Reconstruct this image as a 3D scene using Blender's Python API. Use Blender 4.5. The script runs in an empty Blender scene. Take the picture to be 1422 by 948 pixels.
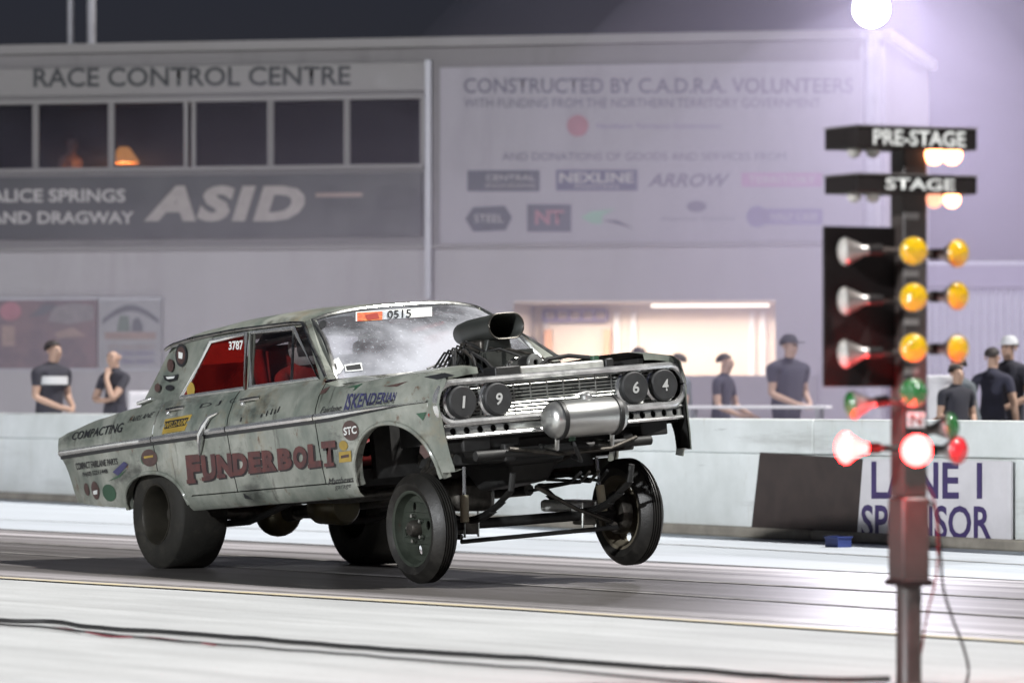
import bpy, bmesh, math, random
from mathutils import Vector, Matrix, noise
random.seed(7)
R = math.radians
sc = bpy.context.scene
col = sc.collection

# ------------------------------------------------------------------ camera
F, CX, HY, CH = 5800.0, 711.0, 553.0, 1.06      # focal length (px of a 1422 px frame), centre, horizon, camera height
cam = bpy.data.cameras.new('camera'); camo = bpy.data.objects.new('camera', cam); col.objects.link(camo)
camo.location = (0, 0, CH); camo.rotation_euler = (R(90), 0, 0)
cam.sensor_width = 36; cam.lens = 36 * F / 1422; cam.shift_y = (HY - 474) / 1422
cam.clip_start = 0.5; cam.clip_end = 2000
cam.dof.use_dof = True; cam.dof.focus_distance = 24.6; cam.dof.aperture_fstop = 2.7
sc.camera = camo

# ------------------------------------------------------------------ world, sun, exposure
SUN_EL, SUN_AZ = R(58), R(95)                   # azimuth clockwise from +Y (away from the camera) towards +X
world = bpy.data.worlds.new('World'); sc.world = world; world.use_nodes = True
wn = world.node_tree; bg = wn.nodes['Background']
sky = wn.nodes.new('ShaderNodeTexSky'); sky.sky_type = 'NISHITA'; sky.sun_disc = False
sky.sun_elevation = SUN_EL; sky.sun_rotation = SUN_AZ
tint = wn.nodes.new('ShaderNodeMix'); tint.data_type = 'RGBA'; tint.blend_type = 'MULTIPLY'; tint.inputs['Factor'].default_value = 1.0; tint.inputs['B'].default_value = (1.12, 0.88, 1.02, 1)
wn.links.new(sky.outputs[0], tint.inputs['A']); wn.links.new(tint.outputs['Result'], bg.inputs[0]); bg.inputs[1].default_value = 0.0042; sky.ozone_density = 3.0
sun = bpy.data.lights.new('floodlight_sun', 'SUN'); suno = bpy.data.objects.new('floodlight_sun', sun); col.objects.link(suno)
sun.energy = 4.4; sun.angle = R(1.5); sun.color = (1.0, 0.97, 0.93)
sd = Vector((math.cos(SUN_EL) * math.sin(SUN_AZ), math.cos(SUN_EL) * math.cos(SUN_AZ), math.sin(SUN_EL)))
suno.rotation_euler = sd.to_track_quat('Z', 'Y').to_euler()
vs = sc.view_settings; vs.view_transform = 'Standard'; vs.look = 'None'; vs.gamma = 1.0; vs.exposure = 0.55
try: vs.use_curve_mapping = False
except Exception: pass
sc.cycles.max_bounces = 8; sc.cycles.diffuse_bounces = 4; sc.cycles.transparent_max_bounces = 12; sc.cycles.volume_bounces = 1
sc.cycles.use_denoising = True
sc.cycles.caustics_reflective = False; sc.cycles.caustics_refractive = False
sc.cycles.sample_clamp_indirect = 6

# ------------------------------------------------------------------ materials
MATS = {}
def new_mat(name):
    m = bpy.data.materials.new(name); m.use_nodes = True
    MATS[name] = m
    nt = m.node_tree
    return m, nt, nt.nodes['Principled BSDF']
def lin(c): return tuple(((v / 255 + 0.055) / 1.055) ** 2.4 if v > 10 else v / 255 / 12.92 for v in c)
def mat(name, colr, rough=0.5, metal=0.0, var=0.25, scale=6.0, bump=0.0, bscale=40.0, spec=0.5, coat=0.0, colr2=None, stretch=(1, 1, 1), detail=5, emit=None, estr=0, thr=(0.35, 0.65), alpha=1.0, rvar=0.12):
    m, nt, b = new_mat(name); N, L = nt.nodes, nt.links
    c2 = colr2 if colr2 else tuple(v * (1 - var) for v in colr)
    tc = N.new('ShaderNodeTexCoord'); mp = N.new('ShaderNodeMapping'); L.new(tc.outputs['Object'], mp.inputs[0]); mp.inputs['Scale'].default_value = stretch
    nz = N.new('ShaderNodeTexNoise'); nz.inputs['Scale'].default_value = scale; nz.inputs['Detail'].default_value = detail; nz.inputs['Roughness'].default_value = 0.62
    L.new(mp.outputs[0], nz.inputs['Vector'])
    rp = N.new('ShaderNodeValToRGB'); rp.color_ramp.elements[0].position = thr[0]; rp.color_ramp.elements[1].position = thr[1]
    rp.color_ramp.elements[0].color = (*c2, 1); rp.color_ramp.elements[1].color = (*colr, 1)
    L.new(nz.outputs['Fac'], rp.inputs[0]); L.new(rp.outputs[0], b.inputs['Base Color'])
    mr = N.new('ShaderNodeMapRange'); mr.inputs['To Min'].default_value = max(0.02, rough - rvar); mr.inputs['To Max'].default_value = min(1, rough + rvar)
    L.new(nz.outputs['Fac'], mr.inputs['Value']); L.new(mr.outputs[0], b.inputs['Roughness'])
    b.inputs['Metallic'].default_value = metal; b.inputs['Specular IOR Level'].default_value = spec; b.inputs['Coat Weight'].default_value = coat
    if alpha < 1: b.inputs['Alpha'].default_value = alpha
    if bump:
        n2 = N.new('ShaderNodeTexNoise'); n2.inputs['Scale'].default_value = bscale; n2.inputs['Detail'].default_value = 4
        L.new(mp.outputs[0], n2.inputs['Vector'])
        bp_ = N.new('ShaderNodeBump'); bp_.inputs['Strength'].default_value = bump; bp_.inputs['Distance'].default_value = 0.01
        L.new(n2.outputs['Fac'], bp_.inputs['Height']); L.new(bp_.outputs[0], b.inputs['Normal'])
    if emit:
        b.inputs['Emission Color'].default_value = (*emit, 1); b.inputs['Emission Strength'].default_value = estr
    return m

mat('asphalt_apron', (0.42, 0.432, 0.438), 0.7, var=0.22, scale=1.4, bump=0.15, bscale=60, stretch=(0.35, 2.2, 1), rvar=0.1, spec=0.12)
mat('concrete_far', (0.50, 0.54, 0.59), 0.6, var=0.14, scale=0.7, bump=0.1, stretch=(0.3, 2.0, 1), spec=0.2)
mat('white_barrier', (0.74, 0.77, 0.76), 0.6, var=0.14, scale=1.6, bump=0.15, bscale=25, colr2=(0.60, 0.63, 0.61))
mat('barrier_base', (0.34, 0.31, 0.26), 0.8, var=0.4, scale=3)
mat('dark_board', (0.05, 0.036, 0.032), 0.7, var=0.3, scale=8)
mat('sign_white', (0.66, 0.64, 0.66), 0.55, var=0.12, scale=3)
mat('sign_purple', (0.055, 0.035, 0.13), 0.55, var=0.2, scale=9)
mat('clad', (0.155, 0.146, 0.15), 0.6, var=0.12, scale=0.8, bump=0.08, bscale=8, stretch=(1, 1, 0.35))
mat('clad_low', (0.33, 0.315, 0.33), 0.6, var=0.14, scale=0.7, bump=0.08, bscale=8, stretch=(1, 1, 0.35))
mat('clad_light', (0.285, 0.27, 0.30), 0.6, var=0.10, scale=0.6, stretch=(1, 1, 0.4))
mat('clad_trim', (0.17, 0.16, 0.16), 0.5, var=0.1, scale=3)
mat('letter_dark', (0.016, 0.017, 0.022), 0.6, var=0.2, scale=9)
mat('letter_grey', (0.10, 0.10, 0.135), 0.6, var=0.2, scale=9)
mat('letter_mid', (0.085, 0.08, 0.12), 0.6, var=0.2, scale=9)
mat('letter_pale', (0.38, 0.36, 0.36), 0.6, var=0.15, scale=9)
mat('letter_taupe', (0.30, 0.27, 0.26), 0.6, var=0.2, scale=9)
mat('band_dark', (0.012, 0.012, 0.018), 0.5, var=0.2, scale=2)
mat('logo_blue', (0.06, 0.062, 0.12), 0.6, var=0.2, scale=6)
mat('logo_slate', (0.05, 0.055, 0.08), 0.6, var=0.25, scale=6)
mat('logo_violet', (0.12, 0.10, 0.22), 0.6, var=0.15, scale=6)
mat('logo_pink', (0.32, 0.16, 0.28), 0.6, var=0.12, scale=6)
mat('logo_red', (0.30, 0.12, 0.15), 0.6, var=0.2, scale=6)
mat('logo_green', (0.20, 0.36, 0.27), 0.6, var=0.2, scale=6)
mat('poster_mid', (0.17, 0.15, 0.16), 0.5, var=0.3)
mat('poster_red', (0.13, 0.080, 0.09), 0.5, var=0.5, scale=2.2, colr2=(0.075, 0.05, 0.065), thr=(0.4, 0.6))
mat('poster_grey', (0.24, 0.235, 0.25), 0.5, var=0.15, scale=3)
mat('poster_dark', (0.075, 0.075, 0.095), 0.5, var=0.3, scale=5)
mat('poster_green', (0.09, 0.12, 0.10), 0.5, var=0.3, scale=5)
mat('poster_orange', (0.25, 0.17, 0.15), 0.5, var=0.3, scale=5)
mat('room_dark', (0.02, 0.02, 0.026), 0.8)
mat('warm_wall', (0.66, 0.58, 0.52), 0.7, var=0.08, scale=1.2)
mat('orange_frame', (0.62, 0.34, 0.22), 0.6, var=0.1)
mat('corrugated', (0.50, 0.51, 0.56), 0.5, var=0.1)
mat('roof_purple', (0.20, 0.18, 0.25), 0.6, var=0.15)
mat('steel_grey', (0.33, 0.33, 0.36), 0.5, 0.3, var=0.2)
mat('white_plastic', (0.70, 0.69, 0.72), 0.5, var=0.1)
mat('blue_plastic', (0.035, 0.06, 0.24), 0.45, var=0.2)
mat('tree_black', (0.012, 0.009, 0.009), 0.6, var=0.35, scale=14, spec=0.2)
mat('tree_pole', (0.045, 0.036, 0.033), 0.45, var=0.3, scale=10)
mat('lamp_shell', (0.30, 0.28, 0.27), 0.3, 0.6, var=0.3)
mat('cable_rubber', (0.018, 0.018, 0.018), 0.6, var=0.3)
mat('red_cable', (0.20, 0.03, 0.04), 0.6, var=0.3)
mat('yellow_paint', (0.50, 0.43, 0.27), 0.65, var=0.35, scale=5, colr2=(0.42, 0.39, 0.33))
mat('groove_dark', (0.10, 0.095, 0.09), 0.7, var=0.5, scale=4, colr2=(0.26, 0.25, 0.24))
# car
mat('rubber', (0.014, 0.013, 0.011), 0.5, var=0.35, scale=18, bump=0.15, bscale=90)
mat('slick_rubber', (0.011, 0.010, 0.007), 0.8, var=0.4, scale=8, bump=0.2, bscale=60)
mat('bright_alu', (0.48, 0.49, 0.465), 0.30, 0.7, var=0.35, scale=18)
mat('chrome', (0.80, 0.81, 0.80), 0.18, 0.8, var=0.25, scale=10, rvar=0.06)
mat('old_chrome', (0.62, 0.63, 0.60), 0.3, 1.0, var=0.45, scale=14)
mat('spun_alu', (0.62, 0.63, 0.61), 0.30, 0.9, var=0.12, scale=16, stretch=(1, 0.1, 1), rvar=0.08)
mat('radiator_alu', (0.60, 0.61, 0.58), 0.45, 0.5, var=0.3, scale=14)
mat('black_metal', (0.014, 0.014, 0.014), 0.5, 0.0, var=0.4, scale=14)
mat('frame_black', (0.022, 0.022, 0.021), 0.6, 0.0, var=0.6, scale=16)
mat('oily_steel', (0.10, 0.092, 0.08), 0.42, 0.7, var=0.6, scale=18)
mat('scoop_black', (0.035, 0.038, 0.034), 0.5, 0.1, var=0.35, scale=9)
mat('dark_inside', (0.008, 0.008, 0.008), 0.9)
mat('red_vinyl', (0.27, 0.013, 0.010), 0.55, var=0.45, scale=6)
mat('red_dark', (0.22, 0.011, 0.009), 0.7, var=0.4, scale=5)
mat('number_white', (0.42, 0.43, 0.42), 0.5, var=0.15)
mat('cover_black', (0.020, 0.021, 0.022), 0.6, var=0.4, scale=20)
mat('cream', (0.60, 0.56, 0.40), 0.5, var=0.2, scale=12)
mat('decal_brick', (0.105, 0.036, 0.033), 0.5, var=0.5, scale=14, colr2=(0.055, 0.025, 0.026))
mat('decal_shadow', (0.028, 0.024, 0.026), 0.55, var=0.3)
mat('decal_black', (0.022, 0.023, 0.025), 0.5, var=0.3)
mat('decal_navy', (0.05, 0.05, 0.13), 0.5, var=0.3)
mat('decal_yellow', (0.36, 0.25, 0.05), 0.5, var=0.3)
mat('decal_brown', (0.085, 0.05, 0.045), 0.5, var=0.4, scale=30)
mat('decal_green', (0.04, 0.10, 0.06), 0.4, var=0.3)
mat('decal_white', (0.66, 0.68, 0.66), 0.5, var=0.15)
mat('decal_red', (0.30, 0.045, 0.035), 0.5, var=0.3)
mat('decal_orange', (0.50, 0.20, 0.07), 0.5, var=0.4, scale=40, colr2=(0.45, 0.07, 0.05))
mat('gold_paint', (0.07, 0.055, 0.02), 0.4, 0.3, var=0.4)
# people
mat('skin', (0.42, 0.27, 0.20), 0.6, var=0.12)
mat('hair', (0.022, 0.016, 0.014), 0.7)
mat('cloth_black', (0.030, 0.030, 0.042), 0.9, var=0.3)
mat('cloth_grey', (0.13, 0.15, 0.17), 0.9, var=0.3)
mat('cloth_blue', (0.032, 0.032, 0.055), 0.9, var=0.3)
mat('cloth_white', (0.55, 0.56, 0.58), 0.9, var=0.1)
mat('helmet_grey', (0.30, 0.31, 0.31), 0.35, var=0.2)

def glass(name, colr=(1, 1, 1), dirt=0.3, dcol=(0.6, 0.62, 0.65), scale=4.0, gloss=0.08, trans_mix=0.6, lo=0.35, hi=0.7, dmin=0.05, spk=0.0):
    """thin pane: see-through with dust that both scatters back and lets light through"""
    m = bpy.data.materials.new(name); MATS[name] = m; m.use_nodes = True; nt = m.node_tree; N, L = nt.nodes, nt.links
    for n in list(N): N.remove(n)
    out = N.new('ShaderNodeOutputMaterial')
    tr = N.new('ShaderNodeBsdfTransparent'); tr.inputs[0].default_value = (*colr, 1)
    gl = N.new('ShaderNodeBsdfGlossy'); gl.inputs['Roughness'].default_value = 0.06
    lw = N.new('ShaderNodeLayerWeight'); lw.inputs[0].default_value = 0.5
    pw_ = N.new('ShaderNodeMath'); pw_.operation = 'POWER'; pw_.inputs[1].default_value = 4.0; L.new(lw.outputs['Facing'], pw_.inputs[0])
    fr = N.new('ShaderNodeMath'); fr.operation = 'MULTIPLY_ADD'; fr.inputs[1].default_value = gloss * 6; fr.inputs[2].default_value = gloss * 0.4; L.new(pw_.outputs[0], fr.inputs[0])
    m0 = N.new('ShaderNodeMixShader'); L.new(fr.outputs[0], m0.inputs[0]); L.new(tr.outputs[0], m0.inputs[1]); L.new(gl.outputs[0], m0.inputs[2])
    df = N.new('ShaderNodeBsdfDiffuse'); df.inputs[0].default_value = (*dcol, 1)
    tl = N.new('ShaderNodeBsdfTranslucent'); tl.inputs[0].default_value = (*dcol, 1)
    m1 = N.new('ShaderNodeMixShader'); m1.inputs[0].default_value = trans_mix; L.new(df.outputs[0], m1.inputs[1]); L.new(tl.outputs[0], m1.inputs[2])
    tc = N.new('ShaderNodeTexCoord'); nz = N.new('ShaderNodeTexNoise'); nz.inputs['Scale'].default_value = scale; nz.inputs['Detail'].default_value = 6; L.new(tc.outputs['Object'], nz.inputs['Vector'])
    mr = N.new('ShaderNodeMapRange'); mr.inputs['From Min'].default_value = lo; mr.inputs['From Max'].default_value = hi; mr.inputs['To Min'].default_value = dmin; mr.inputs['To Max'].default_value = dirt
    L.new(nz.outputs['Fac'], mr.inputs['Value'])
    fac = mr.outputs[0]
    if spk:
        vz = N.new('ShaderNodeTexNoise'); vz.inputs['Scale'].default_value = 55; vz.inputs['Detail'].default_value = 3; L.new(tc.outputs['Object'], vz.inputs['Vector'])
        m2 = N.new('ShaderNodeMapRange'); m2.inputs['From Min'].default_value = 0.60; m2.inputs['From Max'].default_value = 0.72; m2.inputs['To Max'].default_value = spk; L.new(vz.outputs['Fac'], m2.inputs['Value'])
        ad = N.new('ShaderNodeMath'); ad.operation = 'ADD'; ad.use_clamp = True; L.new(fac, ad.inputs[0]); L.new(m2.outputs[0], ad.inputs[1]); fac = ad.outputs[0]
    m3 = N.new('ShaderNodeMixShader'); L.new(fac, m3.inputs[0]); L.new(m0.outputs[0], m3.inputs[1]); L.new(m1.outputs[0], m3.inputs[2])
    L.new(m3.outputs[0], out.inputs['Surface'])
    return m
glass('pane_dark', (0.55, 0.55, 0.62), 0.10, (0.35, 0.34, 0.40), 1.5, dmin=0.04, gloss=0.03)
glass('pane_side', (0.9, 0.88, 0.88), 0.025, (0.45, 0.45, 0.45), 3, dmin=0.0)
glass('pane_tint', (0.06, 0.05, 0.05), 0.02, (0.2, 0.2, 0.2), 3, dmin=0.0)
glass('pane_red', (0.80, 0.16, 0.12), 0.42, (0.30, 0.022, 0.016), 3, dmin=0.12)
glass('windscreen_glass', (0.9, 0.92, 0.95), 0.92, (0.62, 0.64, 0.70), 1.5, trans_mix=0.35, lo=0.40, hi=0.60, dmin=0.14, spk=0.3)

def lamp_glass(name, colr, rough=0.25, emit=None, estr=0):
    m, nt, b = new_mat(name)
    b.inputs['Base Color'].default_value = (*colr, 1); b.inputs['Roughness'].default_value = rough; b.inputs['Coat Weight'].default_value = 0.6; b.inputs['Coat Roughness'].default_value = 0.08
    tc = nt.nodes.new('ShaderNodeTexCoord'); wv = nt.nodes.new('ShaderNodeTexVoronoi'); wv.inputs['Scale'].default_value = 60
    nt.links.new(tc.outputs['Object'], wv.inputs['Vector'])
    bpn = nt.nodes.new('ShaderNodeBump'); bpn.inputs['Strength'].default_value = 0.7; bpn.inputs['Distance'].default_value = 0.01
    nt.links.new(wv.outputs['Distance'], bpn.inputs['Height']); nt.links.new(bpn.outputs[0], b.inputs['Normal'])
    if emit: b.inputs['Emission Color'].default_value = (*emit, 1); b.inputs['Emission Strength'].default_value = estr
    return m
lamp_glass('amber_lens', (0.60, 0.36, 0.006), 0.12)
lamp_glass('green_lens', (0.02, 0.13, 0.035))
lamp_glass('red_lens', (0.55, 0.02, 0.03))
lamp_glass('clear_lens', (0.45, 0.43, 0.40))
lamp_glass('red_lit', (0.8, 0.05, 0.05), emit=(1.0, 0.013, 0.012), estr=52)
lamp_glass('stage_lit', (0.9, 0.5, 0.3), emit=(1.0, 0.34, 0.14), estr=9)
lamp_glass('stage_dim', (0.8, 0.3, 0.2), emit=(1.0, 0.40, 0.25), estr=1.3)
lamp_glass('flood_lit', (0.9, 0.9, 0.9), emit=(0.95, 0.93, 1.0), estr=120)
lamp_glass('tube_lit', (0.9, 0.9, 0.9), emit=(1.0, 0.88, 0.74), estr=1.3)
lamp_glass('desk_lit', (0.8, 0.4, 0.1), emit=(1.0, 0.42, 0.10), estr=0.9)

def paint_mat():
    """pale sage paint, worn: blotches, dark grime, rust specks"""
    m, nt, b = new_mat('worn_paint'); N, L = nt.nodes, nt.links
    tc = N.new('ShaderNodeTexCoord')
    def nz(scale, det=6, st=(1, 1, 1), rough=0.6):
        mp = N.new('ShaderNodeMapping'); mp.inputs['Scale'].default_value = st; L.new(tc.outputs['Object'], mp.inputs[0])
        n = N.new('ShaderNodeTexNoise'); n.inputs['Scale'].default_value = scale; n.inputs['Detail'].default_value = det; n.inputs['Roughness'].default_value = rough; L.new(mp.outputs[0], n.inputs['Vector']); return n
    def ramp(n, p0, p1, c0=(0, 0, 0, 1), c1=(1, 1, 1, 1)):
        r = N.new('ShaderNodeValToRGB'); r.color_ramp.elements[0].position = p0; r.color_ramp.elements[1].position = p1; r.color_ramp.elements[0].color = c0; r.color_ramp.elements[1].color = c1
        L.new(n.outputs['Fac'], r.inputs[0]); return r
    def mix(fac, a, c2):
        x = N.new('ShaderNodeMix'); x.data_type = 'RGBA'; L.new(fac, x.inputs['Factor']); L.new(a, x.inputs['A']); x.inputs['B'].default_value = (*c2, 1); return x.outputs['Result']
    base = ramp(nz(2.4, 5), 0.3, 0.7, (0.115, 0.13, 0.108, 1), (0.335, 0.345, 0.305, 1)).outputs[0]
    c = mix(ramp(nz(3.3, 8, (1, 1, 0.7)), 0.47, 0.64).outputs[0], base, (0.115, 0.135, 0.115))
    c = mix(ramp(nz(1.5, 8, (0.9, 1, 2.0), 0.7), 0.545, 0.67).outputs[0], c, (0.045, 0.05, 0.043))
    c = mix(ramp(nz(2.8, 8, (0.8, 1, 0.9), 0.7), 0.56, 0.72).outputs[0], c, (0.20, 0.175, 0.12))
    c = mix(ramp(nz(5.0, 8, (2.2, 1, 0.35), 0.7), 0.60, 0.70).outputs[0], c, (0.05, 0.05, 0.042))
    c = mix(ramp(nz(9, 8), 0.63, 0.71).outputs[0], c, (0.10, 0.055, 0.03))
    c = mix(ramp(nz(38, 3), 0.70, 0.76).outputs[0], c, (0.06, 0.055, 0.045))
    L.new(c, b.inputs['Base Color']); b.inputs['Roughness'].default_value = 0.42; b.inputs['Specular IOR Level'].default_value = 0.5; b.inputs['Coat Weight'].default_value = 0.4; b.inputs['Coat Roughness'].default_value = 0.16
    bn = N.new('ShaderNodeBump'); bn.inputs['Strength'].default_value = 0.12; bn.inputs['Distance'].default_value = 0.02; L.new(nz(4.5, 3).outputs['Fac'], bn.inputs['Height']); L.new(bn.outputs[0], b.inputs['Normal'])
paint_mat()

def lane_mat():
    """rubbered race lane: streaks that run along the lane, dark where tyres have laid rubber"""
    m, nt, b = new_mat('race_lane'); N, L = nt.nodes, nt.links
    tc = N.new('ShaderNodeTexCoord')
    def nz(scale, st, det=6):
        mp = N.new('ShaderNodeMapping'); mp.inputs['Scale'].default_value = st; L.new(tc.outputs['Object'], mp.inputs[0])
        n = N.new('ShaderNodeTexNoise'); n.inputs['Scale'].default_value = scale; n.inputs['Detail'].default_value = det; L.new(mp.outputs[0], n.inputs['Vector']); return n
    r = N.new('ShaderNodeValToRGB'); r.color_ramp.elements[0].position = 0.34; r.color_ramp.elements[1].position = 0.62
    r.color_ramp.elements[0].color = (0.22, 0.205, 0.21, 1); r.color_ramp.elements[1].color = (0.60, 0.575, 0.60, 1)
    L.new(nz(1.0, (0.06, 3.2, 1)).outputs['Fac'], r.inputs[0])
    # laid rubber plus painted car shadow, one dark band in the near half
    sx = N.new('ShaderNodeSeparateXYZ'); L.new(tc.outputs['Object'], sx.inputs[0])
    wob = nz(0.7, (0.05, 1.6, 1), 5)
    def mul(a, b_):
        q = N.new('ShaderNodeMath'); q.operation = 'MULTIPLY'; L.new(a, q.inputs[0])
        if isinstance(b_, float): q.inputs[1].default_value = b_
        else: L.new(b_, q.inputs[1])
        return q.outputs[0]
    def mrange(src, a, b_, lo=0.0, hi=1.0):
        q = N.new('ShaderNodeMapRange'); q.inputs['From Min'].default_value = a; q.inputs['From Max'].default_value = b_; q.inputs['To Min'].default_value = lo; q.inputs['To Max'].default_value = hi; L.new(src, q.inputs['Value']); return q.outputs[0]
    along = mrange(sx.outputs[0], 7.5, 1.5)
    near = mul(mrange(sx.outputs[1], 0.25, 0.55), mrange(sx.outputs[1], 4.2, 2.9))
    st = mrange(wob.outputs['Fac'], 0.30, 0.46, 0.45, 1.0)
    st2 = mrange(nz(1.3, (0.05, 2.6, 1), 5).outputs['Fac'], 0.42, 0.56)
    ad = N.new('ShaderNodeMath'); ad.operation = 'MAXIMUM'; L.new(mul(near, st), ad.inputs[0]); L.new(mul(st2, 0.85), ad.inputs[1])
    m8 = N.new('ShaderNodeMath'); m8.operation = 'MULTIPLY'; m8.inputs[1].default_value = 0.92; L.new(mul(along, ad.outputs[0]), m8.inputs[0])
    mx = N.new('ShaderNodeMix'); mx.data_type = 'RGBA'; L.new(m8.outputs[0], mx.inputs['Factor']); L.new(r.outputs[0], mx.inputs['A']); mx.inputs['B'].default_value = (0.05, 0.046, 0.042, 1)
    L.new(mx.outputs['Result'], b.inputs['Base Color']); b.inputs['Roughness'].default_value = 0.42; b.inputs['Specular IOR Level'].default_value = 0.16
    bn = N.new('ShaderNodeBump'); bn.inputs['Strength'].default_value = 0.1; bn.inputs['Distance'].default_value = 0.01; L.new(nz(30, (0.4, 2, 1)).outputs['Fac'], bn.inputs['Height']); L.new(bn.outputs[0], b.inputs['Normal'])
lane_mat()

def add_stain(name, colr, scale, lo, hi, stretch=(1, 1, 1), amount=1.0, detail=8):
    """stains, scuffs and wear with a shape of their own on top of a material's colour"""
    nt = MATS[name].node_tree; N, L = nt.nodes, nt.links; b = N['Principled BSDF']; src = b.inputs['Base Color'].links[0].from_socket
    tc = N.new('ShaderNodeTexCoord'); mp = N.new('ShaderNodeMapping'); mp.inputs['Scale'].default_value = stretch; mp.inputs['Location'].default_value = (scale, 3.1, 0.7); L.new(tc.outputs['Object'], mp.inputs[0])
    n = N.new('ShaderNodeTexNoise'); n.inputs['Scale'].default_value = scale; n.inputs['Detail'].default_value = detail; n.inputs['Roughness'].default_value = 0.68; L.new(mp.outputs[0], n.inputs['Vector'])
    mr = N.new('ShaderNodeMapRange'); mr.inputs['From Min'].default_value = lo; mr.inputs['From Max'].default_value = hi; mr.inputs['To Max'].default_value = amount; L.new(n.outputs['Fac'], mr.inputs['Value'])
    x = N.new('ShaderNodeMix'); x.data_type = 'RGBA'; L.new(mr.outputs[0], x.inputs['Factor']); L.new(src, x.inputs['A']); x.inputs['B'].default_value = (*colr, 1); L.new(x.outputs['Result'], b.inputs['Base Color'])
add_stain('white_barrier', (0.30, 0.30, 0.28), 1.1, 0.56, 0.75, (0.35, 1, 3.0), 0.7)
add_stain('white_barrier', (0.10, 0.095, 0.09), 2.2, 0.66, 0.72, (0.25, 1, 5.0), 0.7)
add_stain('white_barrier', (0.36, 0.30, 0.22), 5.0, 0.62, 0.74, (2.0, 1, 0.3), 0.5)
add_stain('asphalt_apron', (0.24, 0.24, 0.24), 1.3, 0.56, 0.74, (0.22, 3.0, 1), 0.55)
add_stain('asphalt_apron', (0.10, 0.10, 0.10), 3.0, 0.66, 0.72, (0.3, 3.5, 1), 0.6)
add_stain('asphalt_apron', (0.20, 0.20, 0.19), 55, 0.58, 0.70, (0.6, 1.2, 1), 0.5, 3)
add_stain('concrete_far', (0.30, 0.32, 0.34), 1.5, 0.55, 0.72, (0.2, 3.0, 1), 0.5)
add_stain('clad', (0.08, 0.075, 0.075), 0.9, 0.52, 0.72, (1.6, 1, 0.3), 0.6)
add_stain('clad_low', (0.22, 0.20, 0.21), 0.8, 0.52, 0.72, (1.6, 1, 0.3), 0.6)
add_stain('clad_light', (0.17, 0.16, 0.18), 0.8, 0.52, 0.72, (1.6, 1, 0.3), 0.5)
add_stain('rubber', (0.05, 0.046, 0.04), 7, 0.5, 0.7, (1, 1, 1), 0.6)
add_stain('slick_rubber', (0.045, 0.04, 0.03), 5, 0.5, 0.7, (1, 1, 1), 0.6)
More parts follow.
